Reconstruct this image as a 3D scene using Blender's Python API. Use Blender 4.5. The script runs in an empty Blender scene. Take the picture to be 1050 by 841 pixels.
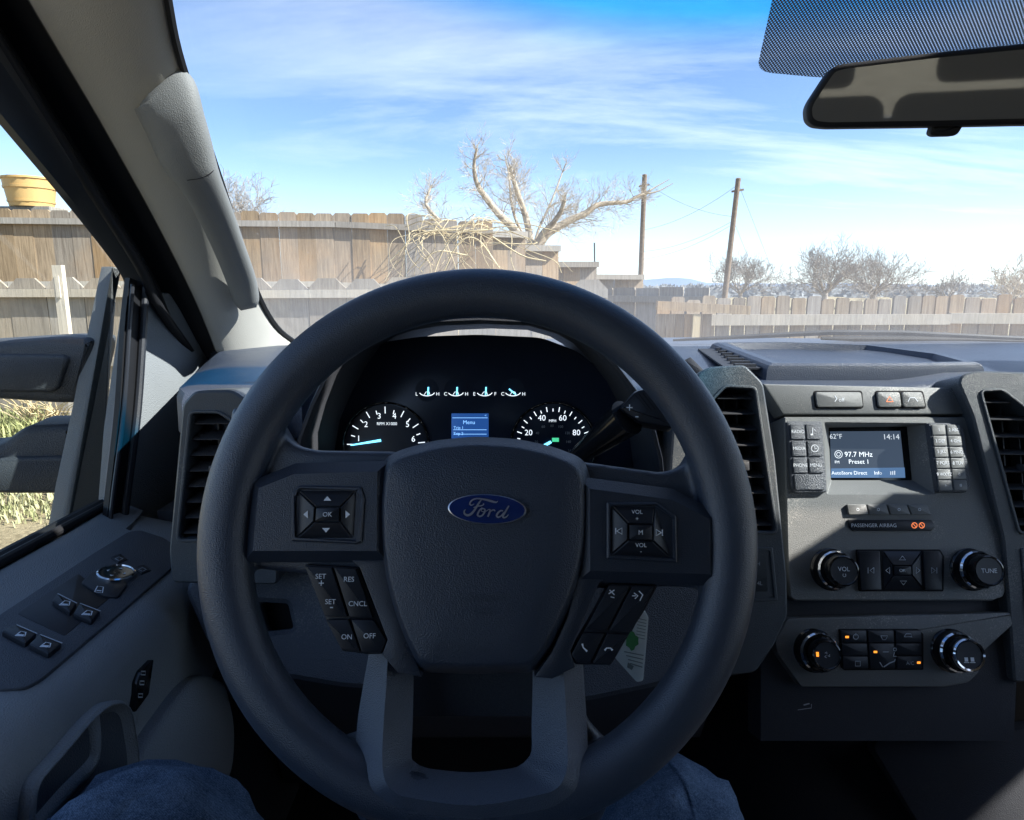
import bpy, bmesh, math, random
from mathutils import Vector, Matrix
from mathutils.geometry import tessellate_polygon

SC = bpy.context.scene
COL = SC.collection
R = math.radians
random.seed(7)
F = 690.0
PITCH = R(10.3)
CP, SP = math.cos(PITCH), math.sin(PITCH)
CAM = Vector((0, 0, 1.65))

# ------------------------------------------------------------------ camera
cd = bpy.data.cameras.new('camera')
cd.sensor_width = 36.0
cd.lens = 36.0 * F / 1050.0
cd.clip_start = 0.02
cd.clip_end = 30000
cam = bpy.data.objects.new('camera', cd)
COL.objects.link(cam)
cam.location = CAM
cam.rotation_euler = (R(90) - PITCH, 0, 0)
SC.camera = cam

# ------------------------------------------------------------------ survey helpers (photo measurements -> points on known planes)
def ray(px, py):
    xc = (px - 525.0) / F
    yc = (420.5 - py) / F
    return Vector((xc, CP + SP * yc, -SP + CP * yc))

def at_y(px, py, y):
    r = ray(px, py)
    return CAM + r * (y / r.y)

def at_x(px, py, x):
    r = ray(px, py)
    return CAM + r * (x / r.x)

def at_z(px, py, z):
    r = ray(px, py)
    return CAM + r * (z / r.z)

def V(x, y, z):
    "a point given relative to the driver's eye"
    return CAM + Vector((x, y, z))

class Frame:
    def __init__(self, o, n, up=(0, 0, 1)):
        self.o = Vector(o)
        self.n = Vector(n).normalized()
        self.u = Vector(up).cross(self.n).normalized()
        self.v = self.n.cross(self.u).normalized()
    def uv(self, px, py, h=0.0):
        r = ray(px, py)
        o = self.o + self.n * h
        t = (o - CAM).dot(self.n) / r.dot(self.n)
        p = CAM + r * t - o
        return (p.dot(self.u), p.dot(self.v))
    def pts(self, pxs, h=0.0):
        return [self.uv(x, y, h) for x, y in pxs]
    def pt(self, u, v, h=0.0):
        return self.o + self.u * u + self.v * v + self.n * h
    def hit(self, px, py, h=0.0):
        return self.pt(*self.uv(px, py, h), h)

# ------------------------------------------------------------------ 2D polygons
def area(p):
    return 0.5 * sum(p[i][0] * p[(i + 1) % len(p)][1] - p[(i + 1) % len(p)][0] * p[i][1] for i in range(len(p)))

def ccw(p):
    return list(p) if area(p) > 0 else list(reversed(p))

def inset(p, d):
    n = len(p)
    out = []
    for i in range(n):
        a, b, c = Vector(p[i - 1]), Vector(p[i]), Vector(p[(i + 1) % n])
        e1 = (b - a); e2 = (c - b)
        if e1.length < 1e-9 or e2.length < 1e-9:
            out.append(tuple(b)); continue
        e1.normalize(); e2.normalize()
        n1 = Vector((-e1.y, e1.x)); n2 = Vector((-e2.y, e2.x))
        m = n1 + n2
        if m.length < 1e-6:
            m = n1
        m.normalize()
        k = d / max(0.45, m.dot(n1))
        out.append((b.x + m.x * k, b.y + m.y * k))
    return out

def rounded(p, r, seg=4):
    n = len(p)
    out = []
    for i in range(n):
        rr = r[i] if isinstance(r, (list, tuple)) else r
        a, b, c = Vector(p[i - 1]), Vector(p[i]), Vector(p[(i + 1) % n])
        l = min(rr, (a - b).length * .48, (c - b).length * .48)
        if l < 1e-5:
            out.append(tuple(b)); continue
        s = b + (a - b).normalized() * l
        e = b + (c - b).normalized() * l
        for k in range(seg + 1):
            t = k / seg
            q = s * (1 - t) ** 2 + b * 2 * t * (1 - t) + e * t * t
            out.append((q.x, q.y))
    return out

def urange(poly, v):
    xs = []
    for i in range(len(poly)):
        a, b = poly[i], poly[(i + 1) % len(poly)]
        if (a[1] - v) * (b[1] - v) < 0:
            xs.append(a[0] + (b[0] - a[0]) * (v - a[1]) / (b[1] - a[1]))
    return (min(xs), max(xs)) if len(xs) >= 2 else None

def smooth_path(p, n=6):
    "Catmull-Rom through the points"
    P = [Vector(q) for q in p]
    P = [P[0] * 2 - P[1]] + P + [P[-1] * 2 - P[-2]]
    out = []
    for i in range(1, len(P) - 2):
        for k in range(n):
            t = k / n
            a, b, c, d = P[i - 1], P[i], P[i + 1], P[i + 2]
            out.append(0.5 * ((2 * b) + (c - a) * t + (2 * a - 5 * b + 4 * c - d) * t * t + (3 * b - a - 3 * c + d) * t ** 3))
    out.append(P[-2])
    return out

# ------------------------------------------------------------------ text outlines
_TXT = {}
def text_mesh(s):
    if s in _TXT:
        return _TXT[s]
    cu = bpy.data.curves.new('lettering', 'FONT')
    cu.body = s
    cu.align_x = 'CENTER'; cu.align_y = 'CENTER'
    cu.resolution_u = 3
    ob = bpy.data.objects.new('lettering', cu)
    COL.objects.link(ob)
    dg = bpy.context.evaluated_depsgraph_get()
    dg.update()
    me = bpy.data.meshes.new_from_object(ob.evaluated_get(dg))
    vs = [tuple(v.co) for v in me.vertices]
    fs = [tuple(p.vertices) for p in me.polygons]
    bpy.data.objects.remove(ob)
    bpy.data.meshes.remove(me)
    bpy.data.curves.remove(cu)
    if vs:
        x0 = min(v[0] for v in vs); x1 = max(v[0] for v in vs)
        y0 = min(v[1] for v in vs); y1 = max(v[1] for v in vs)
        cx, cy = (x0 + x1) / 2, (y0 + y1) / 2
        vs = [(v[0] - cx, v[1] - cy) for v in vs]
    _TXT[s] = (vs, fs)
    return _TXT[s]

# ------------------------------------------------------------------ mesh builder
class MB:
    def __init__(self):
        self.v = []; self.f = []; self.m = []; self.c = []
        self.tint = None
    def add(self, vs, fs, mi=0):
        o = len(self.v)
        self.v.extend([Vector(p) for p in vs])
        for f in fs:
            self.f.append([i + o for i in f]); self.m.append(mi); self.c.append(self.tint)
        return o
    def loft(self, rings, closed=True, cap0=False, cap1=False, mi=0):
        n = len(rings[0])
        o = len(self.v)
        fs = []
        for k in range(len(rings) - 1):
            for i in range(n if closed else n - 1):
                j = (i + 1) % n
                fs.append((k * n + i, k * n + j, (k + 1) * n + j, (k + 1) * n + i))
        if cap0:
            fs.append(tuple(reversed(range(n))))
        if cap1:
            b = (len(rings) - 1) * n
            fs.append(tuple(b + i for i in range(n)))
        self.add([p for r in rings for p in r], fs, mi)
    def prism(self, fr, poly, h0, h1, bev=.001, mi=0, back=False, bh=None):
        p = ccw(poly)
        bh = bev if bh is None else bh
        rings = [[fr.pt(*q, h0) for q in p], [fr.pt(*q, h1 - bh) for q in p]]
        if bev > 0:
            if bh == bev:
                rings.append([fr.pt(*q, h1 - bev * .3) for q in inset(p, bev * .3)])
            rings.append([fr.pt(*q, h1) for q in inset(p, bev)])
        self.loft(rings, True, back, True, mi)
    def prism_hole(self, fr, outer, inner, h0, h1, hi, bev=.0015, mi=0, floor=True, floor_mi=None, inner_scale=0.0):
        "plate with an opening: hi = depth of the floor of the opening"
        o = ccw(outer); i = ccw(inner)
        oi = inset(o, bev); io = inset(i, -bev)
        self.loft([[fr.pt(*q, h0) for q in o], [fr.pt(*q, h1 - bev) for q in o], [fr.pt(*q, h1) for q in oi]], True, False, False, mi)
        tri = tessellate_polygon([[Vector((x, y, 0)) for x, y in oi], [Vector((x, y, 0)) for x, y in io]])
        allp = [fr.pt(*q, h1) for q in oi + io]
        fs = []
        for t in tri:
            a, b, c = [(oi + io)[k] for k in t]
            s = (b[0] - a[0]) * (c[1] - a[1]) - (c[0] - a[0]) * (b[1] - a[1])
            fs.append(tuple(t) if s > 0 else tuple(reversed(t)))
        self.add(allp, fs, mi)
        il = inset(i, inner_scale)
        self.loft([[fr.pt(*q, h1) for q in io], [fr.pt(*q, h1 - bev) for q in i], [fr.pt(*q, hi) for q in il]], True, False, False, mi)
        if floor:
            self.add([fr.pt(*q, hi) for q in il], [tuple(range(len(il)))], mi if floor_mi is None else floor_mi)
    def dome(self, fr, outline, prof, cen=None, mi=0):
        "outline shrunk towards a centre, prof = [(scale, h), ...]"
        o = ccw(outline)
        c = cen or (sum(q[0] for q in o) / len(o), sum(q[1] for q in o) / len(o))
        rings = [[fr.pt(c[0] + (q[0] - c[0]) * s, c[1] + (q[1] - c[1]) * s, h) for q in o] for s, h in prof]
        self.loft(rings, True, False, True, mi)
    def lathe(self, fr, u, v, prof, seg=32, mi=0, cap=True, ru=1.0, flute=None):
        rings = []
        for r, h in prof:
            ring = []
            for k in range(seg):
                a = 2 * math.pi * k / seg
                rr = r
                if flute and flute[0] <= h <= flute[1]:
                    rr = r * (1 + flute[2] * math.cos(a * flute[3]))
                ring.append(fr.pt(u + rr * ru * math.cos(a), v + rr * math.sin(a), h))
            rings.append(ring)
        self.loft(rings, True, False, cap, mi)
    def tube(self, pts, rad, seg=6, mi=0, caps=True):
        P = [Vector(p) for p in pts]
        n = len(P)
        rr = rad if isinstance(rad, (list, tuple)) else [rad] * n
        rings = []
        t0 = (P[1] - P[0]).normalized()
        x = t0.orthogonal().normalized()
        for i in range(n):
            t = (P[min(i + 1, n - 1)] - P[max(i - 1, 0)])
            if t.length < 1e-9:
                t = t0
            t = t.normalized()
            x = (x - t * x.dot(t))
            if x.length < 1e-6:
                x = t.orthogonal()
            x.normalize()
            y = t.cross(x)
            rings.append([P[i] + (x * math.cos(2 * math.pi * k / seg) + y * math.sin(2 * math.pi * k / seg)) * rr[i] for k in range(seg)])
        self.loft(rings, True, caps, caps, mi)
    def box(self, c, s, M=None, mi=0, bev=0.0):
        hx, hy, hz = s[0] / 2, s[1] / 2, s[2] / 2
        M = M or Matrix.Identity(3)
        c = Vector(c)
        vs = [c + M @ Vector((x, y, z)) for x in (-hx, hx) for y in (-hy, hy) for z in (-hz, hz)]
        self.add(vs, [(0, 1, 3, 2), (4, 6, 7, 5), (0, 4, 5, 1), (2, 3, 7, 6), (0, 2, 6, 4), (1, 5, 7, 3)], mi)
    def bar(self, a, b, w, h, up=(0, 0, 1), mi=0):
        "rectangular bar from a to b"
        a, b = Vector(a), Vector(b)
        t = (b - a).normalized()
        x = t.cross(Vector(up)).normalized()
        y = x.cross(t)
        ring = lambda p: [p + x * sx * w / 2 + y * sy * h / 2 for sx, sy in ((-1, -1), (1, -1), (1, 1), (-1, 1))]
        self.loft([ring(a), ring(b)], True, True, True, mi)
    def text(self, fr, s, u, v, size, h, mi=1, squash=1.0, rot=0.0):
        vs, fs = text_mesh(s)
        ca, sa = math.cos(rot), math.sin(rot)
        pts = []
        for x, y in vs:
            x *= size * squash; y *= size
            pts.append(fr.pt(u + x * ca - y * sa, v + x * sa + y * ca, h))
        self.add(pts, fs, mi)
    def stroke(self, fr, pts, w, h, mi=1, th=0.0):
        "a flat painted line with mitred joints"
        P = [Vector(p) for p in pts]
        n = len(P)
        L = []; Rr = []
        for i in range(n):
            t = (P[min(i + 1, n - 1)] - P[max(i - 1, 0)])
            if t.length < 1e-9: t = Vector((1, 0))
            t.normalize()
            nn = Vector((-t.y, t.x))
            ww = w[i] if isinstance(w, (list, tuple)) else w
            L.append(P[i] + nn * ww / 2); Rr.append(P[i] - nn * ww / 2)
        vs = [fr.pt(q.x, q.y, h) for q in L] + [fr.pt(q.x, q.y, h) for q in Rr]
        self.add(vs, [(n + i, n + i + 1, i + 1, i) for i in range(n - 1)], mi)
    def flat(self, fr, poly, h, mi=1):
        p = ccw(poly)
        self.add([fr.pt(*q, h) for q in p], [tuple(range(len(p)))], mi)
    def build(self, name, mats, parent=None, angle=35, label=None, cat=None, group=None, kind=None, flip_check=False):
        if not isinstance(mats, (list, tuple)):
            mats = [mats]
        base = Vector((0, 0, 0))
        if parent is not None:
            o = parent
            while o is not None:
                base += o.location; o = o.parent
        else:
            lo = Vector((min(p.x for p in self.v), min(p.y for p in self.v), min(p.z for p in self.v)))
            hi = Vector((max(p.x for p in self.v), max(p.y for p in self.v), max(p.z for p in self.v)))
            base = Vector(((lo.x + hi.x) / 2, (lo.y + hi.y) / 2, lo.z))
        me = bpy.data.meshes.new(name)
        me.from_pydata([p - base for p in self.v], [], self.f)
        for m in mats:
            me.materials.append(m)
        me.polygons.foreach_set('material_index', self.m)
        me.polygons.foreach_set('use_smooth', [True] * len(self.f))
        if any(c is not None for c in self.c):
            at = me.color_attributes.new('tint', 'FLOAT_COLOR', 'CORNER')
            buf = []
            for p, c in zip(me.polygons, self.c):
                c = c or (1, 1, 1)
                buf.extend([c[0], c[1], c[2], 1.0] * p.loop_total)
            at.data.foreach_set('color', buf)
        me.update()
        bm = bmesh.new(); bm.from_mesh(me)
        bmesh.ops.recalc_face_normals(bm, faces=[f for f in bm.faces if f.material_index == 0])
        bm.to_mesh(me); bm.free()
        me.set_sharp_from_angle(angle=R(angle))
        ob = bpy.data.objects.new(name, me)
        COL.objects.link(ob)
        if parent is not None:
            ob.parent = parent
        else:
            ob.location = base
        tag(ob, label, cat, group, kind)
        return ob

def tag(o, label=None, cat=None, group=None, kind=None):
    if label: o['label'] = label
    if cat: o['category'] = cat
    if group: o['group'] = group
    if kind: o['kind'] = kind
    return o

def thing(name, label, cat, loc, group=None):
    o = bpy.data.objects.new(name, None)
    o.empty_display_size = .1
    COL.objects.link(o)
    o.location = loc
    return tag(o, label, cat, group)

# ------------------------------------------------------------------ materials
def newmat(name):
    m = bpy.data.materials.new(name); m.use_nodes = True
    nt = m.node_tree
    for n in list(nt.nodes):
        nt.nodes.remove(n)
    out = nt.nodes.new('ShaderNodeOutputMaterial')
    return m, nt, out

def N(nt, typ, **kw):
    n = nt.nodes.new(typ)
    for k, v in kw.items():
        if k.startswith('_'):
            setattr(n, k[1:], v)
        else:
            key = k.replace('__', ' ')
            n.inputs[key].default_value = v
    return n

def plastic(name, col, rough=.5, grain=900., gs=.25, dust=0.0, spec=.5, var=.15, voro=True, metal=0.0):
    "moulded plastic with a fine pebble grain, blotchy tone and settled dust"
    m, nt, out = newmat(name)
    L = nt.links.new
    b = nt.nodes.new('ShaderNodeBsdfPrincipled')
    b.inputs['Roughness'].default_value = rough
    b.inputs['Metallic'].default_value = metal
    b.inputs['Specular IOR Level'].default_value = spec
    tc = nt.nodes.new('ShaderNodeNewGeometry')
    pos = tc.outputs['Position']
    n1 = N(nt, 'ShaderNodeTexNoise', Scale=9.0, Detail=5.0, Roughness=.65)
    L(pos, n1.inputs['Vector'])
    mr = N(nt, 'ShaderNodeMapRange')
    mr.inputs['To Min'].default_value = 1 - var; mr.inputs['To Max'].default_value = 1 + var
    L(n1.outputs['Fac'], mr.inputs['Value'])
    mul = N(nt, 'ShaderNodeMix', _data_type='RGBA', _blend_type='MULTIPLY')
    mul.inputs[0].default_value = 1
    mul.inputs[6].default_value = (*col, 1)
    L(mr.outputs['Result'], mul.inputs[7])
    colout = mul.outputs[2]
    if dust > 0:
        n2 = N(nt, 'ShaderNodeTexNoise', Scale=620.0, Detail=2.0, Roughness=.6)
        L(pos, n2.inputs['Vector'])
        n3 = N(nt, 'ShaderNodeTexNoise', Scale=14.0, Detail=4.0)
        L(pos, n3.inputs['Vector'])
        ad = N(nt, 'ShaderNodeMath', _operation='MULTIPLY')
        L(n2.outputs['Fac'], ad.inputs[0]); L(n3.outputs['Fac'], ad.inputs[1])
        cr = nt.nodes.new('ShaderNodeValToRGB')
        cr.color_ramp.elements[0].position = .315; cr.color_ramp.elements[0].color = (0, 0, 0, 1)
        cr.color_ramp.elements[1].position = .42; cr.color_ramp.elements[1].color = (dust, dust, dust, 1)
        L(ad.outputs[0], cr.inputs['Fac'])
        mx = N(nt, 'ShaderNodeMix', _data_type='RGBA')
        L(cr.outputs['Color'], mx.inputs[0]); L(colout, mx.inputs[6])
        mx.inputs[7].default_value = (.42, .40, .36, 1)
        colout = mx.outputs[2]
    L(colout, b.inputs['Base Color'])
    if gs > 0:
        if voro:
            t = N(nt, 'ShaderNodeTexVoronoi', Scale=grain)
            L(pos, t.inputs['Vector']); src = t.outputs['Distance']
        else:
            t = N(nt, 'ShaderNodeTexNoise', Scale=grain, Detail=3.0)
            L(pos, t.inputs['Vector']); src = t.outputs['Fac']
        bp = N(nt, 'ShaderNodeBump', Strength=gs, Distance=.0009)
        L(src, bp.inputs['Height'])
        L(bp.outputs['Normal'], b.inputs['Normal'])
        rr = N(nt, 'ShaderNodeMapRange')
        rr.inputs['To Min'].default_value = max(0, rough - .10); rr.inputs['To Max'].default_value = min(1, rough + .12)
        L(n1.outputs['Fac'], rr.inputs['Value']); L(rr.outputs['Result'], b.inputs['Roughness'])
    L(b.outputs[0], out.inputs['Surface'])
    return m

def simple(name, col, rough=.5, metal=0.0, emit=None, es=0.0, spec=.5):
    m, nt, out = newmat(name)
    b = nt.nodes.new('ShaderNodeBsdfPrincipled')
    tc = nt.nodes.new('ShaderNodeNewGeometry')
    n1 = N(nt, 'ShaderNodeTexNoise', Scale=60.0, Detail=4.0)
    nt.links.new(tc.outputs['Position'], n1.inputs['Vector'])
    mr = N(nt, 'ShaderNodeMapRange'); mr.inputs['To Min'].default_value = .85; mr.inputs['To Max'].default_value = 1.12
    nt.links.new(n1.outputs['Fac'], mr.inputs['Value'])
    mul = N(nt, 'ShaderNodeMix', _data_type='RGBA', _blend_type='MULTIPLY'); mul.inputs[0].default_value = 1
    mul.inputs[6].default_value = (*col, 1)
    nt.links.new(mr.outputs['Result'], mul.inputs[7])
    nt.links.new(mul.outputs[2], b.inputs['Base Color'])
    b.inputs['Roughness'].default_value = rough
    b.inputs['Metallic'].default_value = metal
    b.inputs['Specular IOR Level'].default_value = spec
    if emit:
        b.inputs['Emission Color'].default_value = (*emit, 1)
        b.inputs['Emission Strength'].default_value = es
    nt.links.new(b.outputs[0], out.inputs['Surface'])
    return m

M = {}
M['rim'] = plastic('wheel_urethane', (.040, .052, .074), .36, 1100, .30, 0, .75, .1)
M['cover'] = plastic('airbag_cover_vinyl', (.030, .041, .062), .36, 1050, .40, 0, .7, .1)
M['bezel'] = plastic('bezel_plastic', (.023, .031, .047), .30, 1400, .3, 0, .7, .1)
M['button'] = plastic('button_rubber', (.015, .018, .025), .38, 2500, .08, 0, .45, .08)
M['spokegrey'] = plastic('spoke_satin_plastic', (.090, .110, .145), .34, 1300, .5, 0, .8, .1)
M['dash'] = plastic('dash_plastic', (.062, .072, .088), .42, 800, .7, .22, .5, .12)
M['dashtop'] = plastic('dash_top_plastic', (.048, .062, .092), .36, 800, .5, .16, .5, .12)  # blue of the sky's reflection is put into the base colour
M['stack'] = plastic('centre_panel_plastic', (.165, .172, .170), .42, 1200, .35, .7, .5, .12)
M['stackdark'] = plastic('recess_plastic', (.020, .021, .024), .5, 1500, .2, .1, .4, .1)
M['vent'] = plastic('vent_bezel_plastic', (.065, .076, .085), .34, 1300, .4, .25, .5, .1)
M['louvre'] = plastic('louvre_plastic', (.045, .047, .052), .4, 1800, .1, .3, .5, .1)
M['door'] = plastic('door_vinyl', (.24, .26, .275), .55, 750, .7, .05, .4, .10)
M['doordark'] = plastic('door_switch_plastic', (.070, .080, .096), .5, 900, .6, .12, .4, .1)
M['pillar'] = plastic('pillar_trim_fabric', (.44, .435, .40), .8, 900, .35, .02, .25, .08)
M['handle'] = plastic('grab_handle_plastic', (.20, .21, .21), .6, 900, .4, .03, .4, .08)
M['seal'] = plastic('rubber_seal', (.012, .013, .016), .6, 800, .1, .0, .3, .1)
M['frame'] = plastic('window_frame_paint', (.022, .025, .032), .35, 1200, .08, .0, .5, .1)
M['mirror'] = plastic('mirror_housing_plastic', (.052, .058, .068), .5, 700, .7, .1, .5, .1)
M['carpet'] = plastic('carpet', (.030, .031, .035), .95, 500, .8, .0, .1, .2, voro=False)
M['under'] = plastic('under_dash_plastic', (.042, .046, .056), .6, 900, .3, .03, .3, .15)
M['legend'] = simple('printed_legend', (.80, .84, .88), .6)
M['legend_dim'] = simple('printed_legend_dim', (.45, .49, .53), .6)
M['chrome'] = simple('chrome', (.75, .77, .80), .12, 1.0)
M['badgeblue'] = simple('badge_blue_enamel', (.012, .03, .14), .18)
M['silver'] = simple('badge_silver', (.72, .74, .80), .28, .85)
M['gloss'] = simple('gloss_black_plastic', (.010, .011, .013), .12)
M['amber'] = simple('amber_indicator', (.9, .35, .05), .4, 0, (1.0, .30, .03), .55)
M['amberdim'] = simple('amber_warning_print', (.7, .2, .08), .5, 0, (1.0, .25, .08), .35)
M['needle'] = simple('lit_needle', (.2, .7, .9), .4, 0, (.16, .70, 1.0), 1.0)
M['gauge'] = simple('gauge_face', (.018, .027, .050), .25)
M['gaugewhite'] = simple('lit_gauge_print', (.7, .75, .8), .5, 0, (.8, .9, 1.0), .42)
M['lcd'] = simple('message_screen', (.01, .03, .1), .3, 0, (.02, .09, .34), .28)
M['lcdtext'] = simple('message_screen_text', (.3, .5, .8), .4, 0, (.25, .55, 1.0), .45)
M['green'] = simple('green_indicator', (.1, .6, .3), .4, 0, (.1, .9, .45), .25)
M['radioscreen'] = simple('radio_screen', (.020, .024, .030), .22, 0, (.03, .045, .07), .55)
M['radiobar'] = simple('radio_screen_bar', (.03, .05, .08), .25, 0, (.05, .10, .19), .6)
M['radiotext'] = simple('radio_screen_text', (.5, .55, .6), .4, 0, (.62, .68, .74), .38)
M['paper'] = simple('tag_card', (.86, .89, .84), .6)
M['tagink'] = simple('tag_ink', (.25, .28, .26), .7)
M['taggreen'] = simple('tag_green_ink', (.10, .36, .12), .6)
M['hole'] = simple('dark_cavity', (.004, .004, .005), .9)
# ================================================================== steering wheel
WC = CAM + ray(490, 548) * .475
TW = R(20)
WF = Frame(WC, (0, -math.cos(TW), math.sin(TW)))
wheel = thing('steering_wheel', 'black four-spoke steering wheel with an oval badge on its centre pad', 'steering wheel', WC)

def lathe_torus(mb, fr, Rc, ru, rn, n=160, m=28):
    rings = []
    for i in range(n + 1):
        a = 2 * math.pi * i / n
        ring = []
        for j in range(m):
            b = 2 * math.pi * j / m
            r = Rc + ru * math.cos(b)
            ring.append(fr.pt(r * math.cos(a), r * math.sin(a), rn * math.sin(b)))
        rings.append(ring)
    mb.loft(rings)

mb = MB()
lathe_torus(mb, WF, .178, .0187, .0165)
for px, h0, h1 in (
    ([(235, 415), (281, 425), (299, 455), (322, 461), (410, 462), (410, 600), (300, 588), (262, 584), (228, 575)], -.024, -.004),
    ([(585, 471), (680, 484), (701, 478), (713, 455), (752, 440), (768, 590), (716, 604), (690, 602), (585, 605)], -.024, -.004),
    ([(330, 770), (352, 758), (366, 756), (374, 690), (402, 680), (402, 800), (576, 800), (576, 680), (598, 684), (602, 740), (622, 762), (645, 782), (615, 850), (490, 868), (370, 850)], -.028, -.010)):
    mb.prism(WF, rounded(WF.pts(px, h1), .006), h0, h1, .004, back=True)
rim = mb.build('rim', M['rim'], wheel, angle=180)
md = rim.modifiers.new('fuse', 'REMESH'); md.mode = 'VOXEL'; md.voxel_size = .0021; md.use_smooth_shade = True
sm = rim.modifiers.new('soften', 'SMOOTH'); sm.factor = .6; sm.iterations = 9

# centre pad
hub = [(391, 476), (396, 468), (410, 461), (446, 451), (487, 447), (530, 449.5), (566, 457), (592, 467), (601, 474), (606, 487), (607, 515), (606, 550), (602, 578), (593, 610), (580, 640), (566, 667), (552, 686), (543, 690), (490, 692), (436, 690), (427, 685), (414, 660), (402, 628), (393, 592), (388, 555), (387, 515)]
hu = WF.pts(hub, -.008)
hu = rounded(hu, .008, 3)
mb = MB()
mb.dome(WF, hu, [(1.0, -.030), (1.0, -.012), (.994, -.007), (.98, -.0025), (.935, .0065), (.895, .0118), (.882, .0129), (.862, .0136), (.6, .0150), (.3, .0158), (.05, .016)], cen=WF.uv(495, 560, -.008))
cover = mb.build('airbag_cover', M['cover'], wheel, angle=60)
# badge
mb = MB()
bu, bv = WF.uv(499.5, 522.2, .0165)
rx, ry = .0272, .0104
rx = (WF.uv(540, 523, .017)[0] - WF.uv(459, 523, .017)[0]) / 2
ry = (WF.uv(500, 507, .017)[1] - WF.uv(500, 537.5, .017)[1]) / 2
tilt = math.radians(-2.5)
ct, st = math.cos(tilt), math.sin(tilt)
def bl(x, y):
    x *= rx; y *= ry
    return (bu + x * ct - y * st, bv + x * st + y * ct)
ell = [bl(math.cos(2 * math.pi * k / 56), math.sin(2 * math.pi * k / 56)) for k in range(56)]
mb.dome(WF, ell, [(1.0, .012), (1.0, .0175), (.985, .0185), (.955, .0188)], cen=(bu, bv), mi=1)
mb.dome(WF, ell, [(.955, .0182), (.953, .0189), (.6, .0196), (.1, .0198)], cen=(bu, bv), mi=0)
def bpx(x, y):      # zoomed badge picture, 8.75 times
    return WF.uv(440 + x / 8.75, 490 + y / 8.75, .0200)
for path, w in (
    ([(618, 208), (600, 220), (565, 212), (520, 200), (470, 190), (430, 186), (395, 196), (372, 216), (366, 238), (382, 246), (405, 234)], [4, 13, 19, 17, 14, 13, 14, 13, 12, 10, 5]),
    ([(470, 196), (448, 225), (425, 262), (400, 300), (372, 328), (342, 336), (318, 322), (316, 298), (330, 284)], [8, 16, 18, 19, 20, 19, 16, 13, 6]),
    ([(398, 268), (430, 256), (470, 250), (490, 238), (484, 228)], [5, 11, 11, 9, 5]),
    ([(478, 268), (458, 285), (440, 315), (436, 335), (452, 346), (476, 338), (498, 308), (500, 285), (482, 276), (468, 292), (480, 304), (510, 300), (534, 284)], [8, 13, 16, 16, 14, 14, 16, 14, 9, 7, 7, 7, 6]),
    ([(534, 284), (548, 290), (540, 318), (526, 350)], [8, 14, 17, 15]),
    ([(540, 318), (558, 296), (582, 288), (592, 300)], [8, 12, 13, 10]),
    ([(664, 296), (640, 296), (616, 318), (606, 342), (622, 354), (648, 340), (672, 310)], [8, 14, 17, 16, 14, 12, 8]),
    ([(716, 250), (700, 278), (680, 312), (662, 344), (672, 358), (694, 350), (712, 330)], [12, 16, 17, 17, 13, 10, 5])):
    sp = smooth_path([Vector(bpx(*p)) for p in path], 5)
    ws = []
    for i in range(len(sp)):
        t = i / (len(sp) - 1) * (len(w) - 1); a = int(t); b = min(a + 1, len(w) - 1)
        ws.append((w[a] + (w[b] - w[a]) * (t - a)) / 8.75 * .475 / F)
    mb.stroke(WF, sp, ws, .0202, 1)
mb.build('badge', [M['badgeblue'], M['silver']], cover, angle=40)
# ghost relief on the lower half of the pad
mb = MB()
for k, s in enumerate(('AIRBAG', 'SRS')):
    mb.text(WF, s, *WF.uv(494, 613 + 14 * k, .0162), .0072, .01605, mi=0, squash=1.25)
mb.build('moulded_lettering', M['cover'], cover)

# ------------------------------------------------------------------ spoke trims with buttons
def quad_button(mb, fr, px, hs, hb, mi=0):
    "a key with its own height at every corner"
    pts = [fr.hit(x, y, h) for (x, y), h in zip(px, hs)]
    pu = [fr.uv(x, y, h) for (x, y), h in zip(px, hs)]
    if area(pu) < 0:
        pts.reverse(); pu.reverse(); hs = list(reversed(hs))
    e = inset(pu, .0006)
    base = [fr.pt(*q, hb) for q in pu]
    shoulder = [fr.pt(*q, h - .0005) for q, h in zip(pu, hs)]
    top = [fr.pt(*q, h) for q, h in zip(e, hs)]
    mb.loft([base, shoulder, top], True, False, True, mi)

LTXT = .0062
def key(parent, fr, px, h, hb, text=None, tpos=None, size=LTXT, r=.001, name='button', mat='button', marks=None, leg='legend', squash=1.0):
    mb = MB()
    p = rounded(fr.pts(px, h), r, 3)
    mb.prism(fr, p, hb, h, .0006)
    for t, (x, y), s in (text or []):
        mb.text(fr, t, *fr.uv(x, y, h), s, h + .00025, 1, squash)
    for path, w in (marks or []):
        mb.stroke(fr, fr.pts(path, h), w, h + .00025, 1)
    return mb.build(name, [M[mat], M[leg]], parent, angle=30)

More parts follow.
